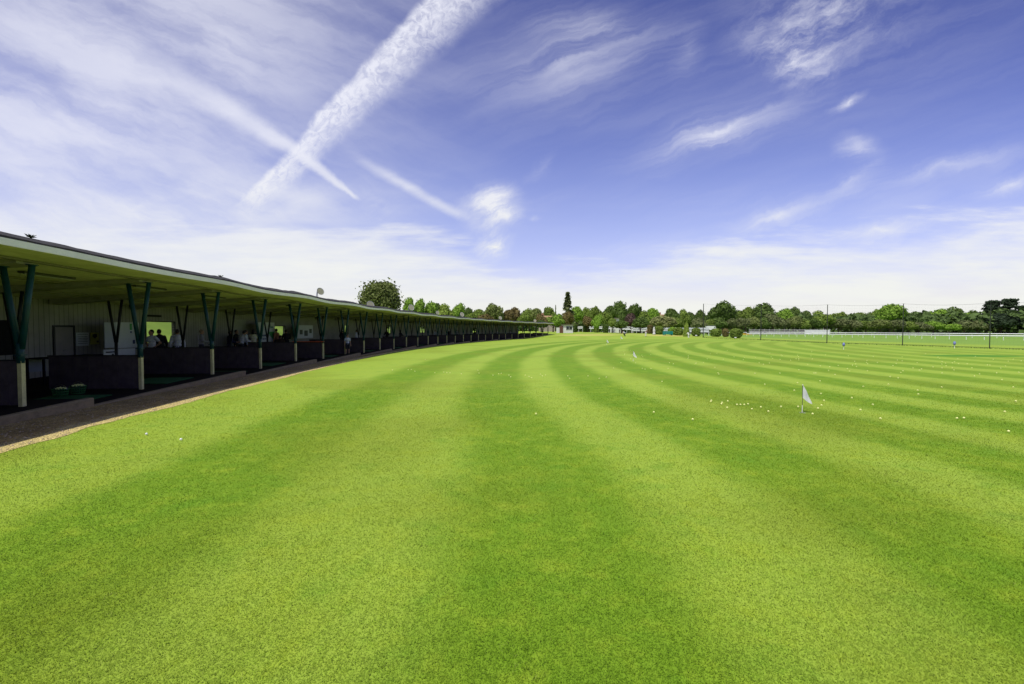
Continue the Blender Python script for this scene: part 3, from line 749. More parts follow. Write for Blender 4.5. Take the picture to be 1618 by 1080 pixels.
    if cap:
        cb = MB(); cb.ball(hd(0, -.015, .06), 1, 16, 10, (.092, .105, .085), m3); cb.ball(hd(0, .1, .05), 1, 12, 6, (.065, .07, .012), m3); fin(cb, .01, 'cap', cloth('cap%d' % int(cap[0]*99), cap))
    return root
WHT = (.62, .62, .66); BLK = (.015, .015, .018)
def stand(px, off, head_row, label, face, seat=False, **kw):
    """stands on the slab where the photo's column crosses the given line; height follows the head row"""
    s = find_s(px, off); p = P(s, off, saw(s))
    zt = at_y(px, head_row, p.y).z-p.z
    lean = kw.get('lean', 0)
    if not seat and 'h' not in kw: kw['h'] = min(1.9, max(1.5, zt/(1 if lean < .2 else .93)))
    if seat: p.z += .0
    person(p, face, label, seat=seat, **kw)
E_ = -math.pi/2; W_ = math.pi/2     # E_ faces the field (+X), W_ faces the wall
stand(240, -4.4, 518.5, 'person in a white polo shirt with back turned, elbow out, by the first window opening', 2.9, top=WHT, arms='hips', hair=(.02, .015, .01))
stand(255, -4.8, 516, 'person in a dark suit silhouetted against the first window opening', 1.0, top=BLK, low=BLK, sleeve='long', lean=.1)
stand(280, -4.2, 518.8, 'person in a long sleeved white shirt just right of the first window opening', .6, top=WHT, sleeve='long', hair=(.03, .02, .015), lean=.08)
stand(318, -4.3, 519.4, 'bald person in a loose grey shirt left of the third green post', -.9, top=(.26, .25, .27), sleeve='long', hair=(.2, .13, .09), arms='rest')
stand(363, -4.3, 517.8, 'person in a navy blazer and pale shirt, leftmost at the crowded table', -1.2, top=(.012, .016, .05), sleeve='long', hair=(.08, .04, .02), arms='rest')
stand(373.5, -5.2, 520, 'person in dark clothes half hidden behind the white shirts at the crowded table', -1.4, top=BLK, low=BLK, sleeve='long')
stand(381, -4.4, 519.5, 'person in a white shirt leaning on the crowded table with folded arms', -.4, top=WHT, sleeve='long', arms='rest', lean=.3, hair=(.02, .015, .01))
stand(388.5, -5.0, 520.5, 'person in a pale blue shirt, rightmost of the group at the crowded table', -.9, top=(.45, .5, .6), sleeve='long', hair=(.06, .04, .02))
stand(401, -4.0, 518, 'person with long black hair and a cream top left of the fourth post', .3, top=(.6, .58, .42), low=BLK, longhair=True, arms='front', hair=(.008, .007, .006))
stand(437, -4.7, 518.3, 'person with dark hair and bare brown shoulders in front of the second opening', 1.4, top=(.30, .13, .07), hair=(.01, .008, .006))
stand(443.5, -4.2, 525, 'seated person with dark hair, lowest in front of the second opening', .5, seat=True, top=(.05, .03, .02), low=BLK)
stand(453, -4.1, 520, 'person in black standing right of the second opening by a rear post', .6, top=BLK, low=BLK, sleeve='long', arms='rest')
stand(541, -4.4, 513.5, 'person in black with a pale cap beside the narrow third opening', .5, top=BLK, low=BLK, sleeve='long', cap=(.5, .48, .42), arms='front')
s_ = find_s(549, .28); person(P(s_, .28, saw(s_)), -2.6, 'child in a striped shirt and dark shorts standing beside the seventh post', top=WHT, low=BLK, shorts=True, stripes=True, h=1.42, arms='down')
stand(564, -3.9, 518, 'person in a white shirt seen from behind between the seventh and eighth posts', 1.3, top=WHT, sleeve='long')
stand(611.5, -4.1, 516.5, 'person in black clothes left of the small bright opening behind the ninth bay', .6, top=BLK, low=BLK, sleeve='long', arms='rest', cap=(.55, .55, .52))
stand(632.5, -4.1, 518.5, 'person in black clothes with hands forward behind the tenth bay', -.8, top=BLK, low=BLK, sleeve='long', arms='front')
stand(687.5, -4.2, 520.5, 'small person in a pale jacket behind the fourteenth bay', -.9, top=(.4, .42, .42), sleeve='long', arms='front')
stand(709, -4.2, 518.5, 'person with white hair and a black coat behind the sixteenth bay', -.9, top=BLK, low=BLK, sleeve='long', hair=(.6, .6, .58))
stand(722, -4.2, 520, 'person in a light grey top behind the seventeenth bay', -.6, top=(.42, .43, .44), sleeve='long')
stand(750, -4.0, 520.5, 'dark silhouetted person below the yellow green opening further along', -.6, top=BLK, low=BLK, sleeve='long')
stand(785, -4.2, 519, 'distant person in a white shirt and black waistcoat behind a far bay', -.9, top=WHT, low=BLK, sleeve='long')
stand(806.5, -3.9, 521.5, 'most distant person in a white top inside the shelter', -.9, top=WHT, low=BLK, sleeve='long')
# outdoors, far centre
p = ground(988, 531); person(p, 1.7, 'person in white and black bending down on the far grass, left of the other two', top=WHT, low=BLK, lean=.9, crouch=True, arms='front', h=2.0)
p = ground(1020, 531.5); person(p, -1.2, 'person in white trousers and a brown top bending over beside the dry grass', top=(.2, .13, .1), low=(.62, .58, .52), lean=.6, arms='front', h=1.9, hair=(.5, .42, .3))
p = ground(1088, 534); person(p, .4, 'person in a long white outfit stooping under the cone topped bush', top=(.66, .66, .62), low=(.66, .66, .62), lean=.5, h=1.6, arms='front', sleeve='long')

# ------------------------------------------------------------------ flags, targets
def flag(px, py, top, wpx, label, white=True):
    p = ground(px, py); k = p.y/F; h = (py-top)*k
    o = empty('golf_flag', p, 0); tag(o, label, 'flag', 'white flags on the range')
    mb = MB(); mb.tube([(0, 0, -.05), (0, 0, h)], .0065, 8); pole = mb.build('pole', mat('pole_paint', (.10, .11, .07), .4, .2, 5), o)
    mb = MB(); mb.tube([(0, 0, .0), (0, 0, h*.28)], .0085, 8); mb.build('lower_pole', mat('white_pole', (.7, .7, .66), .4, .05, 5), pole)
    mb = MB(); mb.tube([(0, 0, h-.002), (0, 0, h+.02)], .011, 8); mb.build('finial', mat('white_pole', (.7, .7, .66)), pole)
    # hanging cloth: top corner at the pole, lower free corner swung out to the right
    mb = MB(); W = wpx*k*1.0; n_ = 12
    L = h*.60
    for i in range(n_+1):
        a = i/n_
        for j in range(n_+1):
            b = j/n_
            left = Vector((.006, 0, h-.01-L*.72*a)); right = Vector((W*(.12+.88*min(1, a*1.08)**.9), 0, h-.01-L*(1.08*a)))
            v = left.lerp(right, b); v.z -= .05*L*math.sin(b*math.pi)*a
            v.y = .022*math.sin(b*7+a*3)*b+.012*math.sin(a*9+b*2)*b
            mb.v.append(tuple(v))
    for i in range(n_):
        for j in range(n_): q = i*(n_+1)+j; mb.f.append((q, q+1, q+n_+2, q+n_+1))
    m, nt, b = new_mat('flag_cloth'); b.inputs['Base Color'].default_value = (.88, .87, .88, 1); b.inputs['Roughness'].default_value = .7; tr = nt.nodes.new('ShaderNodeBsdfTranslucent'); tr.inputs[0].default_value = (.88, .87, .88, 1); mx = nt.nodes.new('ShaderNodeMixShader'); mx.inputs[0].default_value = .5; nt.links.new(b.outputs[0], mx.inputs[1]); nt.links.new(tr.outputs[0], mx.inputs[2]); nt.links.new(mx.outputs[0], nt.nodes['Material Output'].inputs[0])
    f = mb.build('flag_cloth', m, o, True); f.rotation_euler = (0, 0, -.3)
    # the cup: a dark ring of hole with a white lip
    mb = MB(); mb.lathe([(.054, -.09), (.054, .006), (.060, .006), (.060, -.02)], 24); mb.build('hole_lip', mat('white_pole', (.7, .7, .66)), o)
    mb = MB(); mb.lathe([(.0, .0045), (.0535, .0045)], 24); mb.build('hole', mat('hole_dark', (.006, .01, .005), .9, .1, 3), o)
    return p
flag(1267.5, 652, 608, 13, 'nearest white flag, hanging limp on its short pole among yellow balls')
flag(1000.5, 570, 555, 5.5, 'white flag second nearest, on the curved stripes left of the near flag')
flag(958.7, 544, 536.5, 3.2, 'small distant white flag just right of the shelter end, the nearer of the far two')
flag(980.8, 537.5, 531, 3.0, 'farthest white flag, below the crouching person in white')
def target(px, py, top, label):
    p = ground(px, py); k = p.y/F; h = (py-top)*k
    o = empty('target_marker', p, 0); tag(o, label, 'marker', 'blue target markers near the net')
    MB().tube([(0, 0, 0), (0, 0, h*.8)], .025, 8).build('pole', mat('white_pole', (.7, .7, .66)), o)
    w = 1.7*k
    mb = MB(); mb.lathe([(.02, h*.45), (w, h*.55), (w*1.1, h*.75), (w*.6, h*.98), (.0, h)], 12); mb.build('marker_head', mat('blue_plastic', (.16, .19, .42), .5, .1, 4), o, True)
target(1333, 552, 541, 'blue target marker on a pale stick, in front of the third net post'); target(1508, 550, 539, 'blue target marker further right, beyond the dark green oval of turf')

# ------------------------------------------------------------------ golf balls on the turf
def gball(px, py, lb, gp, me=None):
    p = ground(px, py); p.z = T(p.x, p.y)+.012; ball(p, lb, gp, me)
row = [(1123, 636), (1124, 634.5), (1141, 638), (1150, 635.5), (1149, 646), (1164.5, 641), (1170, 641), (1176, 641), (1182, 640), (1140, 640), (1188, 648), (1202, 645), (1214, 652)]
for q in row: gball(*q, 'yellow ball in the loose row lying left of the nearest flag', 'balls in the row left of the near flag')
for q in ((1234, 644.5), (1261, 644.5), (1292.5, 647), (1298, 642), (1302, 634.5), (1284, 656), (1297, 623.5), (1255, 618), (1260, 606), (1346, 630), (1379, 641), (1359.5, 649.5), (1391, 663.5), (1364, 612)): gball(*q, 'yellow ball lying close around the nearest white flag', 'balls around the near flag')
for q in ((1033, 653), (1094.5, 664.5), (1046, 604), (847, 656)): gball(*q, 'lone yellow ball in the open turf of the middle foreground', 'lone balls in the middle')
for q in ((1587.5, 652.5), (1593.5, 684), (1512, 663), (1523, 662.5), (1605, 635.5), (1450, 618), (1451, 624), (1488, 613), (1601, 613)): gball(*q, 'yellow ball near the right edge of the mown field', 'balls near the right edge')
for q in ((645, 585), (650, 584.5), (655.5, 587.5), (687, 590), (701, 589), (706, 590), (711, 590), (729, 591.5), (755, 586), (757, 590.5), (779, 594), (788, 591.5), (792, 591), (804, 594), (807, 596.5), (830, 594), (840, 598), (854, 592.5), (857, 595), (862, 594), (836, 596), (897, 595), (900, 599), (929, 595), (947, 599), (958, 597), (672, 568.5), (620, 585.5)):
    gball(*q, 'tiny ball in the thin line of balls across the middle stripes', 'balls in the far middle line')
random.seed(5)
for k in range(112):
    u = random.random()
    px = 1090+530*u+random.gauss(0, 12); py = 553+abs(random.gauss(0, 16))+12*(px-1090)/530+random.uniform(-3, 10)
    if px > 1617 or py > 640 or py < 550: continue
    gball(px, py, 'tiny yellow ball among those scattered over the far right stripes', 'balls scattered on the far right stripes')
for k in range(22):
    px = random.uniform(965, 1100); py = random.uniform(551, 585); gball(px, py, 'tiny ball scattered on the curved stripes around the second flag', 'balls around the second flag')
for q in ((231.5, 688.5), (286, 697)): gball(*q, 'small white daisy like ball on the turf near the gravel at left', 'white balls at left', BALLW)

# ------------------------------------------------------------------ boundary net and posts
npx = [(1111, 533, 480), (1202, 537, 482), (1306.5, 542, 481.5), (1426, 545.5, 480), (1563.5, 550.5, 479)]
net_pts = []
pm = mat('net_post', (.03, .035, .025), .6, .3, 5)
names = ('first net post from the left, beyond the far bushes', 'second net post from the left, dark against the scrub', 'third net post from the left, in front of the white rail', 'fourth net post from the left, near the bright round tree', 'rightmost net post, in front of the dark cedars')
for (px, pb, pt), lb in zip(npx, names):
    g = ground(px, pb); g.z = T(g.x, g.y); h = (pb-pt)*g.y/F; net_pts.append((g, h))
    o = empty('net_post', g, 0); tag(o, 'tall dark '+lb, 'post', 'posts of the boundary net')
    MB().tube([(0, 0, -.2), (0, 0, h)], [.0009*g.y, .0007*g.y], 10).build('pole', pm, o)
    mb = MB(); mb.box((0, 0, h+.02), (.12, .12, .04)); mb.tube([(0, -.08, h*.75), (0, .22, h*.80)], .015, 6); mb.build('top_cap', pm, o)
def build_net():
    pts = [p for p, h in net_pts]; hs = [h for p, h in net_pts]
    d = (pts[-1]-pts[-2]); pts.append(pts[-1]+d*1.2); hs.append(hs[-1]); pts[-1].z = T(pts[-1].x, pts[-1].y)
    root = empty('boundary_net', pts[0]); tag(root, 'fine dark boundary net strung between the tall posts at right', 'net')
    q = pts[0]; strands = MB(); cables = MB()
    for i in range(len(pts)-1):
        a, b = pts[i]-q, pts[i+1]-q; L = (b-a).length; n_ = int(L/.35)
        for k in range(n_):
            t = k/n_; x = a.lerp(b, t); h = hs[i]*(1-t)+hs[i+1]*t; sag = .18*math.sin(math.pi*t)
            r_ = .0016; strands.add([x+Vector((-r_, 0, .02)), x+Vector((r_, 0, .02)), x+Vector((r_, 0, h-sag)), x+Vector((-r_, 0, h-sag))], [(0, 1, 2, 3)])
        for j in range(14):
            f = j/13; m_ = 10; prev = None
            for k in range(m_+1):
                t = k/m_; x = a.lerp(b, t)+Vector((0, 0, (hs[i]*(1-t)+hs[i+1]*t-.18*math.sin(math.pi*t))*f+.02))
                if prev is not None:
                    r_ = .0016
                    strands.add([prev-Vector((0, 0, r_)), prev+Vector((0, 0, r_)), x+Vector((0, 0, r_)), x-Vector((0, 0, r_))], [(0, 1, 2, 3)])
                prev = x
        for f, r_ in ((1.0, .009), (.02, .02)):
            cables.tube([a.lerp(b, k/8)+Vector((0, 0, (hs[i]*(1-k/8)+hs[i+1]*k/8-.18*math.sin(math.pi*k/8))*f+.02)) for k in range(9)], r_, 5)
    strands.build('mesh_panel', mat('net_cord', (.05, .055, .06), .7, .1, 2), root); cables.build('cable', pm, root)
    # rank uncut grass along its foot
    mb = MB()
    for i in range(len(pts)-1):
        a, b = pts[i], pts[i+1]; L = (b-a).length
        for k in range(int(L*28)):
            t = random.random(); x = a.lerp(b, t)+Vector((random.gauss(0, .12), random.gauss(0, .22), 0)); x.z = T(x.x, x.y)
            h = random.uniform(.06, .17); w = .02; an = random.random()*3.1; e = Vector((math.cos(an)*w, math.sin(an)*w, 0)); l = Vector((random.gauss(0, .04), random.gauss(0, .04), h))
            mb.add([x-e, x+e, x+l], [(0, 1, 2)])
    o = mb.build('long_grass', mat('rank_grass', (.035, .11, .012), .8, .3, 2)); tag(o, 'darker uncut grass along the foot of the boundary net', 'grass', kind='stuff')
build_net()

# ------------------------------------------------------------------ racecourse rails
def rail(name, pts, h, post_gap, label, bar=.09, closeposts=True):
    pts = [Vector((x, y, T(x, y))) for x, y in pts]
    root = empty(name, pts[0]); tag(root, label, 'rail'); q = pts[0]; m = mat('white_rail', (.80, .80, .80), .4, .03, 2)
    dense = []
    for i in range(len(pts)-1):
        L = (pts[i+1]-pts[i]).length; n_ = max(1, int(L/post_gap))
        dense += [pts[i].lerp(pts[i+1], k/n_) for k in range(n_)]
    dense.append(pts[-1])
    for d in dense: d.z = T(d.x, d.y)
    mb = MB(); mb.tube([d-q+Vector((0, 0, h)) for d in dense], bar, 6); mb.build('top_bar', m, root)
    if len(dense) <= 100:
        for d in dense:
            mb = MB(); mb.tube([d-q+Vector((0, 0, -.1)), d-q+Vector((0, 0, h*.55)), d-q+Vector((0, .12, h))], .055, 6); mb.build('post', m, root)
    return root
rp = [at_y(x, 530, y) for x, y in ((1700, 96), (1618, 108), (1500, 122), (1400, 140), (1300, 160), (1180, 192))]
rail('white_rail', [(p.x, p.y) for p in rp], 1.05, 3.1, 'near white running rail curving along the racecourse at right', .15)
rp = [at_y(x, 530, y) for x, y in ((1700, 118), (1618, 132), (1500, 150), (1400, 175), (1300, 205), (1185, 245))]
rail('white_rail', [(p.x, p.y) for p in rp], 1.35, 6, 'second white running rail just beyond the near one', .16)
rp = [at_y(x, 527, y) for x, y in ((1180, 192), (1120, 190), (1050, 186), (980, 182), (900, 178))]
rail('white_rail', [(p.x, p.y) for p in rp], 1.5, 4.5, 'white rail seen between the clipped bushes in the far centre', .12)
def white_fence(px0, px1, Y0, Y1, top, label, h=None, slats=3, lo=.0, fill=.86, grey=False):
    a = at_y(px0, top, Y0); b = at_y(px1, top, Y1); za, zb = T(a.x, a.y), T(b.x, b.y)
    root = empty('white_fence', (a.x, a.y, za)); tag(root, label, 'fence', None); q = root.location
    m = mat('white_boarding', (.66, .66, .68), .6, .06, .6) if not grey else mat('weathered_boarding', (.42, .40, .41), .7, .2, .6); L = math.hypot(b.x-a.x, b.y-a.y); n_ = max(2, int(L/2.5))
    for k in range(slats):
        mb = MB()
        for i in range(n_):
            p0 = a.lerp(b, i/n_); p1 = a.lerp(b, (i+.96)/n_); f0 = (k+.12)/slats; f1 = (k+fill)/slats
            d = Vector((0, .05, 0))
            def zz(p, f): g = T(p.x, p.y); return g+.2+(p.z-g-.2)*(lo+(1-lo)*f)
            mb.hexa([Vector((p.x, p.y, zz(p, f)))+dd-q for f in (f0, f1) for p, dd in ((p0, -d), (p1, -d), (p1, d), (p0, d))])
        mb.build('board', m, root)
    mb = MB()
    for i in range(n_+1):
        p = a.lerp(b, i/n_); g = T(p.x, p.y); mb.box(Vector((p.x, p.y+.1, (g+p.z)/2))-q, (.14, .1, p.z-g+.1))
    o = mb.build('fence_posts', m, root); o['kind'] = 'stuff'
white_fence(905, 1000, 200, 200, 515, 'white boarded fence behind the clipped column bushes', slats=2, lo=.5)
white_fence(998, 1120, 205, 215, 517, 'white boarded fence between the hedge and the topiary cone', slats=2, lo=.35)
white_fence(1184, 1312, 235, 235, 519.5, 'long pale grey white fence beyond the running rail', slats=4, fill=.55, grey=True)
white_fence(1272, 1311, 210, 210, 520, 'short brighter white fence panel left of the third net post', slats=1)

# ------------------------------------------------------------------ far buildings
def hut():
    p = ground(896.5, 525.8); k = p.y/F; W = 15*k; H = 12.6*k; D = W*.8
    o = empty('white_hut', p, .1); tag(o, 'small white hut with a dark window and flat dark roof by the shelter end', 'hut')
    wh = mat('hut_paint', (.62, .62, .58), .6, .06, 1)
    mb = MB(); mb.box((0, 0, H/2-.1), (W, D, H+.2)); mb.build('wall', wh, o)
    mb = MB(); mb.box((0, -.1, H+.09), (W*1.18, D*1.2, .18)); mb.build('roof', mat('hut_roof', (.10, .085, .06), .8, .2, 2), o)
    mb = MB(); mb.box((W*.1, -D/2-.012, H*.62), (W*.62, .02, H*.42)); w = mb.build('window', mat('dark_glass', (.03, .04, .04), .1, .1, 2), o)
    mb = MB(); mb.box((W*.1, -D/2-.03, H*.40), (W*.7, .06, .06)); mb.box((W*.1, -D/2-.03, H*.84), (W*.7, .06, .06)); mb.box((W*.1, -D/2-.03, H*.62), (.07, .06, H*.42)); mb.build('window_frame', wh, w)
    mb = MB(); mb.box((-W*.66, 0, H*.45), (W*.3, D*.5, H*.9)); mb.build('side_store', mat('brown_wood', (.12, .06, .04), .8, .2, 2), o)
    mb = MB(); mb.box((-W*1.0, .1, H*.33), (W*.34, .1, H*.7)); mb.build('gate', wh, o)
hut()
def house(px, base_row, top_row, wpx, Y, label, roofc=(.34, .22, .12), wallc=(.35, .3, .25), chim=True):
    c = at_y(px, top_row, Y); g = T(c.x, c.y); k = Y/F; W = wpx*k; H = c.z-g; o = empty('house', (c.x, c.y, g), random.uniform(-.2, .2)); tag(o, label, 'house')
    wh = H-min(3.5, W*.3)
    mb = MB(); mb.box((0, 0, wh/2), (W, 7, wh)); wl = mb.build('wall', mat('house_wall%d' % px, wallc, .8, .1, 1), o)
    mb = MB(); mb.add([(-W/2-.3, -3.9, wh), (W/2+.3, -3.9, wh), (W/2+.3, 3.9, wh), (-W/2-.3, 3.9, wh), (-W/2+1, 0, H), (W/2-1, 0, H)], [(0, 1, 5, 4), (1, 2, 5), (2, 3, 4, 5), (3, 0, 4), (3, 2, 1, 0)])
    rf = mb.build('roof', mat('roof_tile%d' % px, roofc, .85, .25, 1.5), o)
    if chim: MB().box((-W*.3, .5, H+.2), (1.2, .9, 2.4)).build('chimney', mat('brick', (.28, .14, .10), .9, .2, 3), rf)
    for i in range(3):
        mb = MB(); mb.box((-W*.3+W*.3*i, -3.52, wh*.7), (1.3, .06, 1.4)); mb.build('window', mat('dark_glass', (.03, .04, .04)), o)
house(1048, 520, 496.5, 17, 300, 'house with an orange tiled roof above the pale willow like tree')
house(1101, 520, 499, 16, 320, 'house with a low orange roof left of the first net post')
house(864, 518, 498.5, 22, 260, 'orange roofed house behind the brown trees left of the conifer')
house(1539.5, 523, 500.5, 9, 330, 'small gabled house peeping out left of the dark cedars', (.45, .30, .12))
house(971, 516, 502, 4, 188, 'tiny white walled house glimpsed between the central trees', (.16, .13, .10), (.65, .65, .62), False)
def van(px, py0, py1, wpx, Y, label, col, name='van'):
    c = at_y(px, py1, Y); g = c.z; k = Y/F; W = wpx*k; H = (py1-py0)*k; o = empty(name, (c.x, c.y, g), 0); tag(o, label, 'van')
    m = mat('van_paint%d' % px, col, .3, .04, 1)
    mb = MB(); mb.box((0, 0, H*.55), (W, 2.0, H*.9)); mb.box((W*.54, 0, H*.35), (W*.14, 1.9, H*.5)); mb.build('body', m, o)
    mb = MB(); mb.box((W*.40, -1.01, H*.72), (W*.12, .03, H*.25)); mb.build('window', mat('dark_glass', (.03, .04, .04)), o)
    for x in (-W*.32, W*.34):
        mb = MB(); mb.tube([(x, -1.05, .2), (x, -.8, .2)], .36, 12); mb.build('wheel', blackp, o)
van(1122.5, 514.8, 521.5, 13, 225, 'white box van parked beyond the bushes near the first net post', (.75, .75, .73))
g = ground(1180.5, 528.5)
mb = MB(); k = g.y/F; W = 13*k
root = empty('sand_heap', (g.x, g.y, T(g.x, g.y))); tag(root, 'long low orange barrier beside the running rail', 'barrier')
mb.box((0, 0, .35), (W, .5, .55)); 
for i in range(6): mb.box((-W/2+W*i/5, -.1, .3), (.12, .72, .62))
root.name = 'barrier'; mb.build('barrier_panel', mat('orange_plastic', (.72, .42, .05), .5, .15, 1), root)
g = ground(1055, 529.5); k = g.y/F
root = empty('ball_trolley', (g.x, g.y, T(g.x, g.y))); tag(root, 'teal green slatted box standing on the dry grass in the far centre', 'box')
mb = MB()
for i in range(4): mb.box((0, 0, .35+.2*i), (14*k, 1.0, .15))
for x in (-1, 1): mb.box((x*6.5*k, 0, .55), (.1, 1.04, 1.0))
mb.build('box_body', mat('teal_box', (.01, .22, .20), .5, .1, 2), root); root.name = 'storage_box'
mb = MB(); mb.box((-5*k, -.5, .12), (.2, .1, .24)); mb.box((5*k, -.5, .12), (.2, .1, .24)); mb.build('feet', blackp, root)
for px, py, lb in ((1100, 531.5, 'low white marker under the second clipped bush'), (1135.5, 530.5, 'white marker board beside the wide clipped bush'), (1162, 535, 'low white marker under the wide bush nearest the net')):
    g = ground(px, py); k = g.y/F; o = empty('marker_board', (g.x, g.y, T(g.x, g.y))); tag(o, lb, 'marker')
    mb = MB(); mb.box((0, 0, .28), (3.0*k, .06, 1.6*k)); mb.build('board', mat('white_boarding', (.66, .66, .68)), o)
    mb = MB(); mb.box((-1.2*k, 0, .1), (.05, .04, .3)); mb.box((1.2*k, 0, .1), (.05, .04, .3)); mb.build('legs', blackp, o)

# ------------------------------------------------------------------ trees
def leaf_mat():
    m, nt, b = new_mat('foliage')
    oi = nt.nodes.new('ShaderNodeObjectInfo'); geo = nt.nodes.new('ShaderNodeNewGeometry'); tc = nt.nodes.new('ShaderNodeTexCoord')
    n = noisen(nt, tc.outputs['Object'], 7, 3); 
    k = M(nt, 'ADD', .62, M(nt, 'ADD', M(nt, 'MULTIPLY', geo.outputs['Random Per Island'], .45), M(nt, 'MULTIPLY', n, .6)))
    vm = nt.nodes.new('ShaderNodeVectorMath'); vm.operation = 'SCALE'; nt.links.new(oi.outputs['Color'], vm.inputs[0]); nt.links.new(k, vm.inputs[3])
    nt.links.new(vm.outputs[0], b.inputs['Base Color']); b.inputs['Roughness'].default_value = .7; b.inputs['Specular IOR Level'].default_value = .2
    b.inputs['Transmission Weight'].default_value = 0
    tr = nt.nodes.new('ShaderNodeBsdfTranslucent'); nt.links.new(vm.outputs[0], tr.inputs[0]); mx = nt.nodes.new('ShaderNodeMixShader'); mx.inputs[0].default_value = .25
    nt.links.new(b.outputs[0], mx.inputs[1]); nt.links.new(tr.outputs[0], mx.inputs[2]); nt.links.new(mx.outputs[0], nt.nodes['Material Output'].inputs[0])
    return m
LEAF = leaf_mat(); BARK = flat_mat('bark', (.09, .065, .045), .9, .3, 8)
def quads(pts, nrms, size, seed):
    r_ = np.random.default_rng(seed); n = len(pts)
    nr = nrms+r_.normal(0, .55, (n, 3)); nr /= np.linalg.norm(nr, axis=1)[:, None]
    up = r_.normal(0, 1, (n, 3)); a = np.cross(nr, up); a /= np.linalg.norm(a, axis=1)[:, None]; b = np.cross(nr, a)
    s = (size*(.6+.8*r_.random(n)))[:, None]
    # irregular leaf clump: a bent quad, corners jittered
    j = lambda: (.7+.6*r_.random((n, 1)))
    v = np.stack([pts-a*s*j(), pts-b*s*j()+nr*s*.25, pts+a*s*j(), pts+b*s*j()+nr*s*.25], 1)
    return v.reshape(-1, 3)
def crown_mesh(kind, seed, n=2600, size=.034):
    r_ = np.random.default_rng(seed); pts = []; nr = []; cores = []
    if kind in ('round', 'broad', 'loose'):
        zc, rz, rx = (.58, .40, .40) if kind != 'broad' else (.56, .42, .47)
        L = 26 if kind != 'loose' else 34
        lobes = []
        for i in range(L):
            d = r_.normal(0, 1, 3); d /= np.linalg.norm(d); d[2] = abs(d[2])*1.1-.35
            rr = r_.uniform(.45, .78); c = np.array([d[0]*rx*rr, d[1]*rx*rr, zc+d[2]*rz*rr]); lobes.append((c, r_.uniform(.11, .20)*(1 if kind != 'loose' else .8)))
        lobes.append((np.array([0, 0, zc]), .25))
        tot = sum(l[1]**2 for l in lobes)
        for c, r0 in lobes:
            m_ = int(n*r0**2/tot); d = r_.normal(0, 1, (m_, 3)); d /= np.linalg.norm(d, axis=1)[:, None]
            rad = r0*(.78+.34*r_.random((m_, 1))) if kind != 'loose' else r0*(.6+.75*r_.random((m_, 1))+.5*(r_.random((m_, 1)) > .93))
            pts.append(c+d*rad*np.array([1, 1, .85])); nr.append(d); cores.append((c, r0*.80 if kind != 'loose' else r0*.62))
    elif kind == 'spruce':
        for lv in range(24):
            z = .10+.89*lv/23; R0 = .205*(1-z)**1.05+.004
            for k in range(6):
                a = r_.random()*6.28; m_ = 22; t = r_.random(m_)**.7
                l = R0*r_.uniform(.7, 1.25)
                p = np.stack([np.cos(a)*l*t, np.sin(a)*l*t, z-.05*t*(1+l*3)+r_.normal(0, .006, m_)], 1); p[:, :2] += r_.normal(0, .012, (m_, 2))
                pts.append(p); nr.append(np.tile([np.cos(a)*.4, np.sin(a)*.4, .9], (m_, 1)))
        size = .018
    elif kind == 'cedar':
        for lv in range(9):
            z = .22+.74*lv/8; R0 = .40*(1-.45*((z-.35)**2)*3) if z < .9 else .26
            for k in range(6):
                a = r_.random()*6.28; l = R0*r_.uniform(.4, 1.0); c = np.array([np.cos(a)*l*.6, np.sin(a)*l*.6, z+r_.uniform(-.03, .03)])
                m_ = 80; d = r_.normal(0, 1, (m_, 3)); d /= np.linalg.norm(d, axis=1)[:, None]
                pts.append(c+d*np.array([.15, .15, .030])*(.6+.5*r_.random((m_, 1)))); nr.append(d*.5+np.array([0, 0, .8]))
                cores.append((c, .08, .25))
        size = .026
    elif kind in ('column', 'bush', 'cone'):
        m_ = n; z = r_.random(m_); a = r_.random(m_)*6.28
        if kind == 'column': R0 = .42*np.minimum(1, (1-z)*9)**.5*np.minimum(1, .75+z)
        elif kind == 'cone': R0 = .46*np.sqrt(np.clip(1-z**1.6, 0, 1))
        else: R0 = .5*np.sqrt(np.clip(1-(2*z-1)**4, 0, 1))
        R1 = R0*(1+.14*np.sin(a*5+z*9+seed)*np.sin(z*13))*(.85+.22*r_.random(m_))
        pts.append(np.stack([np.cos(a)*R1, np.sin(a)*R1, z], 1)); nr.append(np.stack([np.cos(a), np.sin(a), z-.3], 1)); size = .055
        cores = [(np.array([0, 0, zz]), .34) for zz in ((.42, .5, .6) if kind != 'cone' else (.38,))]
    pts = np.concatenate(pts); nr = np.concatenate(nr)
    zq = np.percentile(pts[:, 2], 99.4); pts[:, 2] /= zq; v = quads(pts, nr, size*np.ones(len(pts)), seed)
    mb = MB(); mb.v = [tuple(x) for x in v]; mb.f = [(4*i, 4*i+1, 4*i+2, 4*i+3) for i in range(len(pts))]
    for c in cores:
        mb.ball((c[0][0], c[0][1], c[0][2]/zq), c[1], 8, 6, (1, 1, c[2] if len(c) > 2 else .85))
    zmax = max(x[2] for x in mb.v)
    me = mb.mesh('crown'); me.materials.append(LEAF); return me
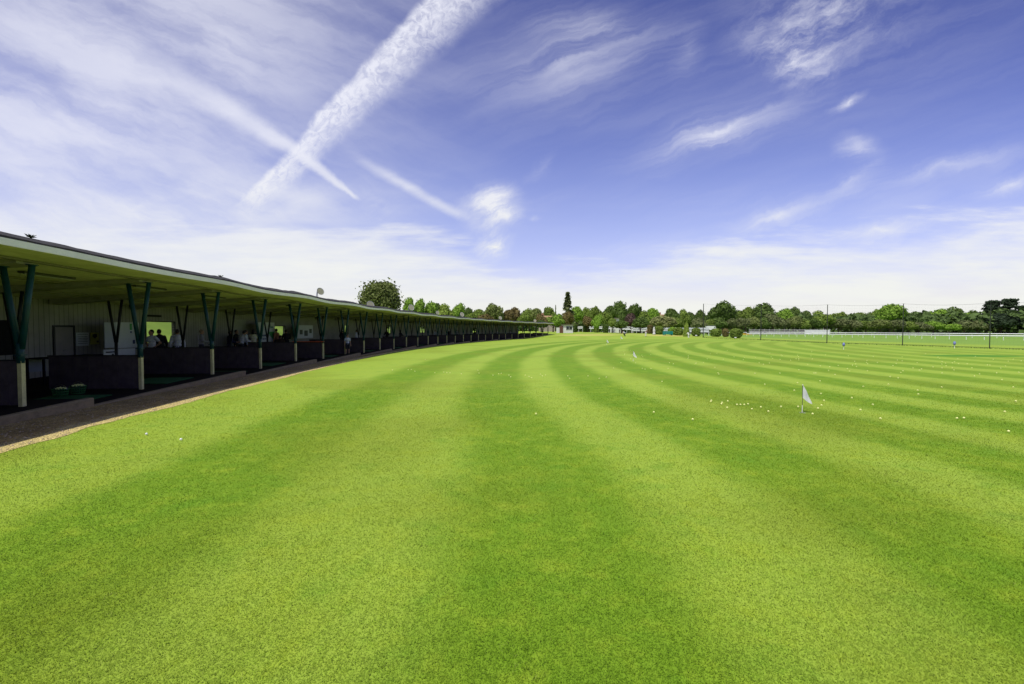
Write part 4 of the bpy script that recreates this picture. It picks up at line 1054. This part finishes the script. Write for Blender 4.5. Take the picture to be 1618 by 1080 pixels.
def trunk_mesh(kind, seed):
    random.seed(seed); mb = MB()
    top = {'spruce': .95, 'cedar': .9, 'column': .6, 'bush': .4, 'cone': .4}.get(kind, .62); r0 = {'column': .07, 'bush': .06, 'cone': .05}.get(kind, .032)
    mb.tube([(0, 0, -.03), (.005, .0, top*.3), (-.006, .004, top*.7), (0, 0, top)], [r0*1.3, r0, r0*.7, r0*.25], 8)
    if kind in ('round', 'broad', 'loose', 'cedar'):
        for k in range(9):
            a = k*2.4; z = .2+.035*k; l = random.uniform(.18, .3)
            mb.tube([(0, 0, z), (math.cos(a)*l*.5, math.sin(a)*l*.5, z+.1), (math.cos(a)*l, math.sin(a)*l, z+.22)], [r0*.5, r0*.33, r0*.12], 6)
    me = mb.mesh('trunk'); me.materials.append(BARK); return me
PROTO = {}
def proto(kind, var, big=False):
    key = (kind, var, big)
    if key not in PROTO:
        n = {'round': 2600, 'broad': 3000, 'loose': 3200}.get(kind, 1500)
        PROTO[key] = (crown_mesh(kind, 31*var+len(kind), n*6 if big else n, .034 if not big else .017), trunk_mesh(kind, var))
    return PROTO[key]
WPROTO = {'round': .95, 'broad': 1.08, 'loose': 1.0, 'spruce': .36, 'cedar': .86, 'column': .86, 'bush': 1.0, 'cone': .92}
GREEN = {'g': (.150, .215, .035), 'b': (.180, .300, .035), 'd': (.085, .135, .026), 'k': (.028, .048, .020), 'y': (.20, .27, .045), 'o': (.150, .185, .050), 'r': (.150, .122, .042), 'p': (.095, .062, .050), 'w': (.21, .23, .08), 's': (.135, .160, .058), 'a': (.30, .20, .07)}
tcount = 0; WIDE = 1.28
def tree(px, top, wpx, Y, kind, colr, label, base_row=None, name=None, group=None, big=False, cat=None):
    global tcount
    tcount += 1
    if base_row is not None:
        g = ground(px, base_row); Y = g.y
    c = at_y(px, top, Y); z0 = T(c.x, c.y); h = max(.5, c.z-z0); w = wpx*Y/F/WPROTO[kind]*(WIDE if base_row is None and kind in ('round', 'broad') and not big else 1.0)
    nm = name or {'spruce': 'conifer_tree', 'cedar': 'cedar_tree', 'column': 'clipped_bush', 'bush': 'bush', 'cone': 'topiary_bush'}.get(kind, 'broadleaf_tree')
    o = empty(nm, (c.x, c.y, z0), random.Random(tcount*7).uniform(0, 6.28)); tag(o, label, cat or ('tree' if kind in ('round', 'broad', 'loose', 'spruce', 'cedar') else 'bush'), group)
    cm, tm = proto(kind, tcount % 4, big); v = random.Random(tcount).uniform(.88, 1.12)
    for me, nm2 in ((tm, 'trunk'), (cm, 'crown')):
        q = bpy.data.objects.new(nm2, me); COL.objects.link(q); q.parent = o; q.scale = (w, w, h)
        if nm2 == 'crown': q.color = tuple(x*v for x in GREEN[colr])+(1,)
# behind the shelter, left to right
tree(601, 447, 92, 78, 'loose', 'o', 'large bushy olive green tree rising behind the near half of the shelter roof', big=True)
L_ = [(646.5, 471, 19, 190, 'round', 'b', 'rounded bright tree immediately right of the large bushy tree'),
 (662.5, 473, 18, 195, 'round', 'b', 'second bright rounded tree right of the large bushy tree'),
 (681, 478, 22, 200, 'broad', 'b', 'bright broad tree behind the pale floodlight'),
 (692, 480, 14, 240, 'round', 'd', 'dark tree peeping between two bright trees above the roof'),
 (703, 481.5, 26, 190, 'broad', 'y', 'yellow green spreading tree above the middle of the roof'),
 (724.6, 480.3, 21, 210, 'round', 'b', 'rounded green tree right of the yellow green one'),
 (740, 487, 15, 240, 'round', 'd', 'dark rounded tree in the dip of the skyline above the roof'),
 (757, 489, 22, 220, 'broad', 'g', 'low green tree left of the brown copper trees'),
 (745, 496, 24, 180, 'broad', 'g', 'low green tree close above the roof in the dip'),
 (780, 481, 32, 170, 'broad', 'o', 'tall olive tree with a brownish crown above the roof'),
 (768, 497, 24, 160, 'broad', 'r', 'brown leaved tree low on the left under the olive tree'),
 (801, 490, 22, 172, 'broad', 'r', 'reddish brown tree right of the tall olive tree'),
 (813, 487, 24, 180, 'broad', 'r', 'rusty brown tree, rightmost of the copper group above the roof'),
 (826, 497, 18, 175, 'broad', 'g', 'small green tree between the copper trees and the orange roofed house'),
 (836, 489, 24, 290, 'broad', 'g', 'distant green tree behind the far part of the roof'),
 (847, 488, 20, 285, 'broad', 'o', 'distant olive tree left of the tall pointed conifer'),
 (867, 485.5, 22, 290, 'round', 'g', 'distant rounded tree nearest left of the pointed conifer'),
 (855, 497, 18, 165, 'broad', 'r', 'small copper brown tree above the end of the shelter'),
 (874, 500, 24, 175, 'broad', 'g', 'green tree between the copper brown tree and the white hut'),
 (858, 506, 20, 150, 'broad', 'd', 'dark low tree seen through the open end bays'),
 (878, 482.5, 6, 270, 'spruce', 'd', 'small thin conifer left of the tall pointed one'),
 (897, 462, 34, 200, 'spruce', 's', 'tall pointed conifer standing alone on the skyline'),
 (898, 493, 17, 165, 'broad', 'r', 'reddish brown tree at the foot of the tall conifer'),
 (912, 485, 20, 240, 'round', 'b', 'bright rounded tree just right of the tall conifer'),
 (926, 487, 18, 270, 'broad', 'g', 'green skyline tree left of centre above the copper shrub'),
 (929, 500, 18, 170, 'broad', 'r', 'copper leaved shrub tree above the second clipped column'),
 (941, 485.5, 20, 280, 'broad', 'g', 'even green skyline tree right of the copper shrub tree'),
 (961, 484, 22, 270, 'broad', 'd', 'darker skyline tree left of the umbrella shaped one'),
 (978.5, 477, 26, 250, 'round', 'd', 'dark umbrella shaped tree on the skyline in the far centre'),
 (1000, 482, 26, 255, 'broad', 'd', 'broad dark skyline tree right of the umbrella shaped one'),
 (1012, 485, 20, 265, 'spruce', 'd', 'small dark pointed tree among the central skyline trees'),
 (1031, 488, 24, 250, 'broad', 'b', 'bright broad tree left of the house chimney'),
 (1018, 492, 20, 220, 'broad', 'g', 'green tree below the small dark pointed one'),
 (944, 498, 18, 165, 'broad', 'b', 'bright low tree above the third clipped column'),
 (957, 494, 22, 185, 'broad', 'g', 'mid green low tree above the fourth clipped column'),
 (980, 497, 14, 190, 'broad', 'd', 'narrow dark tree below the umbrella shaped one'),
 (997, 496, 20, 185, 'broad', 'p', 'purple leaved tree in the far centre'),
 (1012, 501, 26, 170, 'broad', 'd', 'dark spreading low tree right of the purple one'),
 (1047, 500, 42, 185, 'broad', 'w', 'pale yellow green willow like tree below the orange house roof'),
 (1064, 488, 24, 290, 'broad', 'd', 'dark rounded tree right of the house with the chimney'),
 (1079, 490, 20, 295, 'broad', 'g', 'green skyline tree second right of the chimney house'),
 (1092, 494, 18, 300, 'broad', 'd', 'low dark skyline tree left of the second orange roof'),
 (1106, 490.5, 14, 310, 'round', 'd', 'small dark rounded tree behind the first net post'),
 (1068, 502, 26, 230, 'broad', 'g', 'low green tree above the long hedge'),
 (1104, 503, 24, 240, 'broad', 's', 'low scrubby tree at the foot of the first net post'),
 (1142, 478, 39, 290, 'broad', 'd', 'large dome shaped tree right of the first net post'),
 (1165, 491, 18, 300, 'round', 'd', 'small dark tree between the dome shaped tree and its neighbour'),
 (1179, 486, 24, 290, 'round', 'g', 'mid green rounded tree between the two large domes'),
 (1207, 481, 38, 290, 'broad', 'd', 'large dark dome shaped tree behind the second net post'),
 (1240, 488, 25, 272, 'broad', 'b', 'bright green tree right of the second large dome'),
 (1255, 487, 20, 320, 'broad', 'd', 'darker tree just behind the bright one right of the second net post'),
 (1273, 491.5, 19, 330, 'broad', 'd', 'dark skyline tree left of the third net post'),
 (1292, 492, 24, 330, 'broad', 'g', 'green skyline tree immediately left of the third net post'),
 (1310, 497, 26, 310, 'broad', 'g', 'broad green tree directly behind the third net post'),
 (1330, 494, 24, 340, 'broad', 'g', 'even skyline tree right of the third net post'),
 (1352, 494.5, 30, 345, 'broad', 'g', 'wide even tree midway between the third and fourth net posts'),
 (1376, 494.5, 18, 330, 'broad', 'd', 'dark tree shouldering the bright round one on its left'),
 (1384, 490, 18, 315, 'round', 'g', 'green rounded tree touching the left side of the bright one'),
 (1407.5, 482, 35, 268, 'round', 'b', 'big bright rounded tree left of the fourth net post'),
 (1432, 495, 20, 320, 'broad', 'g', 'low green tree directly right of the fourth net post'),
 (1447, 493.5, 26, 310, 'broad', 'd', 'dark rounded tree right of the fourth net post'),
 (1484, 489, 34, 268, 'broad', 'b', 'wide bright green tree midway between fourth post and cedars'),
 (1507, 487, 28, 320, 'broad', 'd', 'dark tree behind the right shoulder of the wide bright one'),
 (1519, 495, 32, 266, 'broad', 'b', 'wide green tree with layered crown left of the cedars'),
 (1538, 491.5, 22, 340, 'broad', 'd', 'distant dark tree just left of the cedars'),
 (1462, 499, 22, 300, 'broad', 'g', 'low tree filling the gap between two crowns right of the fourth post'),
 (1568.5, 475, 34, 260, 'cedar', 'k', 'dark layered cedar, left one of the group at the right edge'),
 (1593.5, 472.5, 36, 255, 'cedar', 'k', 'tallest dark cedar, in the middle of the group at the right edge'),
 (1616, 483, 32, 262, 'cedar', 'k', 'dark cedar cut off by the right edge of the photo'),
 (1582, 496, 46, 240, 'broad', 'k', 'dark spreading tree at the foot of the cedars'),
 (1650, 480, 40, 262, 'cedar', 'k', 'dark cedar beyond the right edge of the view')]
for t in L_: tree(*t)
# scrub in front of the far trees
SCR = [(1118, 505, 22, 'g'), (1136, 502, 26, 'd'), (1156, 504, 24, 's'), (1172, 503, 26, 's'), (1190, 501, 26, 'o'), (1207, 502, 22, 'd'), (1222, 497, 30, 's'), (1238, 506, 22, 's'), (1254, 500, 26, 'o'), (1270, 505, 22, 'g'), (1286, 503, 26, 'd'), (1303, 498, 32, 'g'), (1325, 504, 30, 's'), (1345, 506, 30, 's'), (1368, 507, 26, 'g'), (1390, 505, 28, 'o'), (1412, 506, 30, 's'), (1436, 508, 24, 'g'), (1452, 509, 30, 's'), (1475, 508, 26, 'b'), (1500, 512, 28, 'b'), (1524, 507, 26, 's'), (1545, 506, 24, 's'), (1562, 508, 22, 'k'), (1600, 506, 40, 'k')]
nth = ['first', 'second', 'third', 'fourth', 'fifth', 'sixth', 'seventh', 'eighth', 'ninth', 'tenth', 'eleventh', 'twelfth', 'thirteenth', 'fourteenth', 'fifteenth', 'sixteenth', 'seventeenth', 'eighteenth', 'nineteenth', 'twentieth', 'twenty-first', 'twenty-second', 'twenty-third', 'twenty-fourth', 'twenty-fifth']
CW = {'g': 'green', 'd': 'dark green', 's': 'grey green', 'o': 'olive', 'b': 'bright green', 'k': 'blackish green'}
for i, (px, top, w, c) in enumerate(SCR):
    tree(px, top, w, 262 if px < 1380 else 240, 'broad', c, '%s scrub tree behind the white rail, %s of its row from the left' % (CW[c], nth[i]), name='scrub_tree', group='scrub trees behind the white rail')
# clipped columns and bushes in the far centre
for px, top, bot, w, k, c, lb in (
 (882, 497, 525.5, 24, 'broad', 'b', 'bright green small tree with bare trunk beside the white hut'),
 (907.5, 511, 524.5, 9, 'column', 'd', 'clipped dark column bush, first right of the white hut'),
 (926, 514, 524.5, 9, 'column', 'd', 'clipped column bush, second right of the white hut'),
 (942.5, 512, 525, 8, 'column', 'g', 'clipped column bush, third right of the white hut'),
 (957, 512, 525.5, 9, 'column', 'd', 'clipped column bush, fourth right of the white hut'),
 (944, 505, 525.2, 14, 'broad', 'b', 'bright leafy tree over the third clipped column'),
 (982, 507, 526.5, 28, 'broad', 'd', 'dense dark bush above the crouching person in white'),
 (968, 503, 526, 18, 'broad', 'g', 'green bushy tree left of the dense dark bush'),
 (996, 509, 525, 10, 'column', 'g', 'green upright bush right of the dense dark bush'),
 (1020, 515, 524.5, 22, 'bush', 'o', 'low olive hedge clump behind the bending person'),
 (1027, 513, 527, 8, 'column', 'r', 'reddish brown shrub right of the bending person'),
 (1041, 515, 528, 13, 'bush', 'g', 'green clipped bush left of the teal box'),
 (1051, 517, 527.6, 13, 'bush', 'o', 'olive bush directly behind the teal box'),
 (1063, 517, 528.5, 13, 'bush', 'b', 'bright bush directly right of the teal box'),
 (1072, 517.5, 529.5, 14, 'bush', 'g', 'green bush at the right end of the hedge by the teal box'),
 (1084, 517, 531, 6, 'column', 'd', 'dark stem like bush carrying the topiary cone'),
 (1100, 518, 531, 12, 'bush', 'g', 'round clipped bush left of the first net post'),
 (1131.5, 519, 531.5, 15, 'bush', 'g', 'wide clipped bush right of the first net post'),
 (1146.5, 519, 532, 9, 'bush', 'r', 'reddish bush between two green clipped ones'),
 (1163, 519, 533.5, 17, 'bush', 'g', 'widest clipped bush, nearest the second net post'),
 (1176, 519.5, 526, 10, 'bush', 'g', 'small low bush just right of the widest clipped one')):
    tree(px, top, w, 0, k, c, lb, base_row=bot)
tree(1084.5, 510, 9, 112, 'cone', 'y', 'yellow green topiary cone above the stooping person in white')
# pale standing stone like figure by the hedge
g = ground(1033.5, 528.5); k = g.y/F; root = empty('statue', (g.x, g.y, T(g.x, g.y))); tag(root, 'pale grey upright figure like statue beside the hedge and teal box', 'statue')
mb = MB(); mb.lathe([(0, 0), (2.4*k, 0), (2.3*k, 2*k), (1.5*k, 2.4*k), (1.9*k, 5*k), (2.0*k, 7.5*k), (.9*k, 9.4*k), (.8*k, 9.8*k), (1.2*k, 10.8*k), (.9*k, 12*k), (0, 12.4*k)], 12); mb.build('figure', mat('pale_stone', (.48, .48, .46), .8, .15, 3), root, True)
# a wood filling in far behind the skyline trees
def woodland():
    r_ = np.random.default_rng(3); V = []; pts = []; nr = []
    for i in range(900):
        az = r_.uniform(-1.15, 1.12); d = r_.uniform(345, 420); x = math.sin(az)*d; y = math.cos(az)*d
        if y < 120: continue
        h = r_.uniform(9.5, 15.0); z = T(x, y)
        m_ = 60; q = r_.normal(0, 1, (m_, 3)); q /= np.linalg.norm(q, axis=1)[:, None]; q[:, 2] = np.abs(q[:, 2])
        R0 = r_.uniform(4, 6.5); pts.append(np.array([x, y, z+h*.45])+q*np.array([R0, R0, h*.5])); nr.append(q)
        m_ = 30; q = r_.normal(0, 1, (m_, 3)); q[:, 2] = 0; q /= np.linalg.norm(q, axis=1)[:, None]
        pts.append(np.array([x, y, z])+q*R0+np.array([0, 0, 1])*r_.random((m_, 1))*h*.5); nr.append(q)
    pts = np.concatenate(pts); nr = np.concatenate(nr)
    v = quads(pts, nr, np.full(len(pts), 1.15), 4)
    mb = MB(); mb.v = [tuple(a) for a in v]; mb.f = [(4*i, 4*i+1, 4*i+2, 4*i+3) for i in range(len(pts))]
    # dense inner masses
    o = mb.build('woodland', LEAF); o.color = (.085, .135, .035, 1); tag(o, 'far off green woodland closing the horizon', 'woodland', kind='stuff')
woodland()

# ------------------------------------------------------------------ sky, clouds, sun
SUN = Vector((-.28, -.45, 0)); EL = math.atan(1/SUN.length); AZ = math.atan2(SUN.x, SUN.y)
def world():
    w = bpy.data.worlds.new('World'); SC.world = w; w.use_nodes = True; nt = w.node_tree; nt.nodes.clear()
    out = nt.nodes.new('ShaderNodeOutputWorld'); bg = nt.nodes.new('ShaderNodeBackground'); nt.links.new(bg.outputs[0], out.inputs[0])
    sky = nt.nodes.new('ShaderNodeTexSky'); sky.sky_type = 'NISHITA'; sky.sun_disc = False; sky.sun_elevation = EL; sky.sun_rotation = AZ; sky.air_density = 1.0; sky.dust_density = 1.2; sky.ozone_density = 2.2
    tc = nt.nodes.new('ShaderNodeTexCoord'); sp = nt.nodes.new('ShaderNodeSeparateXYZ'); nt.links.new(tc.outputs['Generated'], sp.inputs[0])
    x, y, z = sp.outputs
    yy = M(nt, 'MAXIMUM', y, .02); gx = M(nt, 'DIVIDE', x, yy); gz = M(nt, 'DIVIDE', z, yy)
    cb = nt.nodes.new('ShaderNodeCombineXYZ'); nt.links.new(gx, cb.inputs[0]); nt.links.new(gz, cb.inputs[1]); G = cb.outputs[0]
    zz = M(nt, 'MAXIMUM', M(nt, 'ADD', z, .035), .01)
    cb = nt.nodes.new('ShaderNodeCombineXYZ'); nt.links.new(M(nt, 'DIVIDE', x, zz), cb.inputs[0]); nt.links.new(M(nt, 'DIVIDE', y, zz), cb.inputs[1]); PL = cb.outputs[0]
    def g(px, py): d = ray(px, py); return d.x/d.y, d.z/d.y
    # fibrous detail in the cloud layer
    warp = nt.nodes.new('ShaderNodeTexNoise'); nt.links.new(PL, warp.inputs['Vector']); warp.inputs['Scale'].default_value = .8; warp.inputs['Detail'].default_value = 3
    va = nt.nodes.new('ShaderNodeVectorMath'); va.operation = 'MULTIPLY_ADD'; nt.links.new(warp.outputs['Color'], va.inputs[0]); va.inputs[1].default_value = (.7, .7, 0); nt.links.new(PL, va.inputs[2])
    fib = noisen(nt, vmap(nt, va.outputs[0], rot=(0, 0, R(20)), scale=(.55, 2.2, 1)), 1.6, 8, .62)
    broad = noisen(nt, vmap(nt, va.outputs[0], loc=(3.1, 1.7, 0), rot=(0, 0, R(-15)), scale=(.5, 1.0, 1)), .55, 4, .55)
    # wisps wobble
    wn = nt.nodes.new('ShaderNodeTexNoise'); nt.links.new(G, wn.inputs['Vector']); wn.inputs['Scale'].default_value = 9; wn.inputs['Detail'].default_value = 6; wn.inputs['Roughness'].default_value = .62
    gw = nt.nodes.new('ShaderNodeVectorMath'); gw.operation = 'MULTIPLY_ADD'; nt.links.new(wn.outputs['Color'], gw.inputs[0]); gw.inputs[1].default_value = (.075, .055, 0)
    gsub = nt.nodes.new('ShaderNodeVectorMath'); gsub.operation = 'SUBTRACT'; nt.links.new(G, gsub.inputs[0]); gsub.inputs[1].default_value = (.0375, .0275, 0); nt.links.new(gsub.outputs[0], gw.inputs[2])
    def seg_coords(p0, p1, vec):
        a = g(*p0); b = g(*p1); L = math.hypot(b[0]-a[0], b[1]-a[1]); an = math.atan2(b[1]-a[1], b[0]-a[0])
        v = vmap(nt, vec, loc=(a[0], a[1], 0), rot=(0, 0, an), scale=(L, L, 1), kind='TEXTURE')
        s_ = nt.nodes.new('ShaderNodeSeparateXYZ'); nt.links.new(v, s_.inputs[0]); return s_.outputs[0], s_.outputs[1], L
    def blob(p0, p1, wpx, strength, vec=None):
        a = g(*p0); b = g(*p1); c = ((a[0]+b[0])/2, (a[1]+b[1])/2); L = math.hypot(b[0]-a[0], b[1]-a[1])/2*1.25; an = math.atan2(b[1]-a[1], b[0]-a[0])
        v = vmap(nt, vec or gw.outputs[0], loc=(c[0], c[1], 0), rot=(0, 0, an), scale=(L, wpx/F, 1), kind='TEXTURE')
        gr = nt.nodes.new('ShaderNodeTexGradient'); gr.gradient_type = 'QUADRATIC_SPHERE'; nt.links.new(v, gr.inputs[0])
        return M(nt, 'MULTIPLY', gr.outputs['Fac'], strength)
    texS = noisen(nt, vmap(nt, gw.outputs[0], rot=(0, 0, R(19)), scale=(1.3, .12, 1), kind='TEXTURE'), 2.0, 8, .62)
    texP = noisen(nt, vmap(nt, gw.outputs[0], rot=(0, 0, R(32)), scale=(1.2, .45, 1), kind='TEXTURE'), 9, 9, .70, .15)
    fibk = M(nt, 'ADD', .12, M(nt, 'MULTIPLY', ramp(nt, texS, .30, .72), 1.1))
    patk = M(nt, 'MULTIPLY', ramp(nt, texP, .36, .74), 1.15)
    acc = None
    for b in (
        ((955, 272), (1310, 150), 56, 1.3), ((1030, 256), (1220, 200), 24, .8),
        ((1310, 182), (1372, 143), 13, 1.6), ((1310, 232), (1405, 245), 36, 1.4), ((1400, 240), (1330, 300), 14, .5),
        ((1130, 360), (1330, 315), 34, 1.2), ((1520, 305), (1660, 275), 24, 1.2), ((1330, 300), (1660, 225), 26, .8), ((1290, 310), (1410, 260), 26, .7),
        ((735, 355), (825, 300), 54, 2.6), ((745, 402), (815, 376), 28, 1.6), ((830, 345), (855, 340), 10, .6),
        ((1150, 30), (1460, 20), 110, .45), ((1160, 50), (1350, 110), 60, .4),
        ((700, 140), (1080, 70), 110, .75), ((780, 40), (1115, 50), 70, .6), ((1060, 130), (1110, 30), 40, .6), ((830, 290), (880, 235), 16, .4),
        
        ((510, 400), (680, 375), 46, 1.1), ((300, 380), (640, 400), 40, .9), ((880, 400), (1080, 390), 22, .3),
        ((1000, 405), (1250, 392), 22, 1.5), ((1280, 380), (1500, 350), 24, 1.2), ((1450, 372), (1700, 368), 30, 1.1), ((400, 335), (560, 300), 40, .5)):
        v = blob(*b); acc = v if acc is None else M(nt, 'ADD', acc, v)
    acc = M(nt, 'MULTIPLY', acc, fibk); acp = None
    for b in (((1130, 20), (1500, 0), 150, .8), ((1150, 60), (1360, 90), 100, .8), ((1200, 120), (1330, 80), 60, .9), ((730, 355), (825, 305), 64, 2.2), ((735, 402), (818, 376), 38, 2.0), ((560, 330), (640, 320), 50, .6), ((1040, 395), (1230, 390), 24, 1.4)):
        v = blob(*b); acp = v if acp is None else M(nt, 'ADD', acp, v)
    acc = M(nt, 'ADD', acc, M(nt, 'MULTIPLY', acp, patk))
    # main contrail: mottled band widening upwards
    t, n_, L = seg_coords((375, 345), (755, -40), G)
    hw = M(nt, 'ADD', .030, M(nt, 'MULTIPLY', t, .050))
    qn = M(nt, 'DIVIDE', M(nt, 'ADD', n_, M(nt, 'MULTIPLY', M(nt, 'SUBTRACT', wn.outputs['Fac'], .5), .07)), hw)
    prof = M(nt, 'MULTIPLY', ramp(nt, qn, .55, 1.1, 1, 0), ramp(nt, qn, -1.45, -.35, 0, 1))
    cell = nt.nodes.new('ShaderNodeTexNoise'); cbv = nt.nodes.new('ShaderNodeCombineXYZ')
    nt.links.new(M(nt, 'ADD', M(nt, 'MULTIPLY', t, 40), M(nt, 'MULTIPLY', wn.outputs['Fac'], 5)), cbv.inputs[0]); nt.links.new(M(nt, 'MULTIPLY', M(nt, 'DIVIDE', n_, hw), 2.0), cbv.inputs[1]); nt.links.new(cbv.outputs[0], cell.inputs['Vector']); cell.inputs['Scale'].default_value = 1.1; cell.inputs['Detail'].default_value = 5; cell.inputs['Roughness'].default_value = .6; cell.inputs['Distortion'].default_value = .9
    left = ramp(nt, M(nt, 'DIVIDE', n_, hw), -.9, .8, .72, 1.15)
    c1 = M(nt, 'MULTIPLY', M(nt, 'MULTIPLY', prof, left), ramp(nt, M(nt, 'ADD', M(nt, 'MULTIPLY', cell.outputs[0], .6), M(nt, 'MULTIPLY', texP, .4)), .34, .62, .38, .95))
    c1 = M(nt, 'MULTIPLY', c1, ramp(nt, t, -.02, .12))
    # second contrail: sharp at its lower right end, diffuse upper left
    t, n_, L = seg_coords((570, 316), (250, 112), G)
    hw = M(nt, 'ADD', .010, M(nt, 'MULTIPLY', M(nt, 'MAXIMUM', t, 0.0), .075))
    bow = M(nt, 'MULTIPLY', M(nt, 'MULTIPLY', t, M(nt, 'SUBTRACT', 1.0, t)), .10)
    q = M(nt, 'DIVIDE', M(nt, 'ABSOLUTE', M(nt, 'ADD', M(nt, 'ADD', n_, bow), M(nt, 'MULTIPLY', M(nt, 'SUBTRACT', wn.outputs['Fac'], .5), .07))), hw)
    c2 = M(nt, 'MULTIPLY', ramp(nt, q, .1, 1.25, 1, 0), M(nt, 'MULTIPLY', ramp(nt, t, -.01, .05), ramp(nt, t, .35, 1.7, .85, 0)))
    c2 = M(nt, 'MULTIPLY', c2, M(nt, 'ADD', .6, M(nt, 'MULTIPLY', fib, .6)))
    t, n_, L = seg_coords((530, 225), (760, 352), G)
    bow = M(nt, 'MULTIPLY', M(nt, 'MULTIPLY', t, M(nt, 'SUBTRACT', 1.0, t)), .10)
    q = M(nt, 'DIVIDE', M(nt, 'ABSOLUTE', M(nt, 'ADD', M(nt, 'ADD', n_, bow), M(nt, 'MULTIPLY', M(nt, 'SUBTRACT', wn.outputs['Fac'], .5), .06))), .045)
    c3 = M(nt, 'MULTIPLY', M(nt, 'MULTIPLY', ramp(nt, q, .0, 1.1, .8, 0), M(nt, 'MULTIPLY', ramp(nt, t, -.05, .55), ramp(nt, t, .7, 1.1, 1, 0))), M(nt, 'ADD', .15, M(nt, 'MULTIPLY', texS, 1.1)))
    # broad veils: left half of the sky, low bank along the horizon
    lv = M(nt, 'MULTIPLY', ramp(nt, gx, .12, -.75), ramp(nt, broad, .22, .66, .30, 1.0))
    veil = noisen(nt, vmap(nt, gw.outputs[0], rot=(0, 0, R(-22)), scale=(1.25, .30, 1), kind='TEXTURE'), 2.6, 8, .60)
    lv = M(nt, 'MULTIPLY', lv, M(nt, 'ADD', .32, M(nt, 'ADD', M(nt, 'MULTIPLY', ramp(nt, veil, .33, .66), .50), M(nt, 'MULTIPLY', fib, .08))))
    bandn = noisen(nt, vmap(nt, G, scale=(1.1, 7, 1)), 2.6, 7, .6)
    topl = M(nt, 'ADD', M(nt, 'ADD', ramp(nt, gx, .0, .42, .125, .185), ramp(nt, gx, .4, 1.0, 0, .065)), ramp(nt, gx, .05, -.22, 0, .11))
    topl = M(nt, 'ADD', topl, M(nt, 'MULTIPLY', M(nt, 'SUBTRACT', bandn, .5), .26))
    d = M(nt, 'SUBTRACT', gz, topl)
    bank = M(nt, 'ADD', M(nt, 'MULTIPLY', ramp(nt, d, -.06, .008, 1, 0), .55), M(nt, 'MULTIPLY', ramp(nt, d, -.16, .03, 1, 0), .45))
    bank = M(nt, 'MULTIPLY', bank, ramp(nt, bandn, .30, .66, .45, 1.0))
    hz = M(nt, 'ADD', ramp(nt, gz, .13, -.03, 0, .80), ramp(nt, gz, .42, .05, 0, .13))
    faint = M(nt, 'MULTIPLY', M(nt, 'MULTIPLY', ramp(nt, broad, .30, .75), M(nt, 'ADD', .2, ramp(nt, texS, .35, .7))), ramp(nt, gz, .85, .15, .07, .22))
    tot = None
    for v in (M(nt, 'MULTIPLY', acc, .6), c1, c2, c3, lv, bank, hz, faint):
        inv = M(nt, 'SUBTRACT', 1.0, M(nt, 'MINIMUM', v, .97)); tot = inv if tot is None else M(nt, 'MULTIPLY', tot, inv)
    cover = M(nt, 'SUBTRACT', 1.0, tot)
    # clear sky: physical sky, deep violet blue as the photograph's film renders it
    skyc = mixc(nt, 1.0, sky.outputs[0], mixc(nt, ramp(nt, gz, .1, .8), (1.42, 1.14, 1.46), (.92, .82, 1.52)), 'MULTIPLY')
    vm = nt.nodes.new('ShaderNodeVectorMath'); vm.operation = 'SCALE'; nt.links.new(skyc, vm.inputs[0]); nt.links.new(ramp(nt, gz, .15, .90, .100, .062), vm.inputs[3])
    cloud = mixc(nt, ramp(nt, gz, .0, .45), (.755, .765, .72), (.70, .71, .80))
    col = mixc(nt, cover, vm.outputs[0], cloud)
    nt.links.new(col, bg.inputs[0]); bg.inputs[1].default_value = 1.0
    w.cycles.sampling_method = 'MANUAL'; w.cycles.sample_map_resolution = 512
world()
sd = bpy.data.lights.new('sun', 'SUN'); sd.energy = 3.6; sd.angle = R(.55); sd.color = (1, .955, .88)
so = bpy.data.objects.new('sun', sd); COL.objects.link(so); so.rotation_euler = Vector((-.28, -.45, 1)).to_track_quat('Z', 'Y').to_euler()
SC.view_settings.view_transform = 'Standard'; SC.view_settings.look = 'None'; SC.view_settings.gamma = 1; SC.view_settings.exposure = .25
SC.cycles.max_bounces = 6; SC.cycles.diffuse_bounces = 4
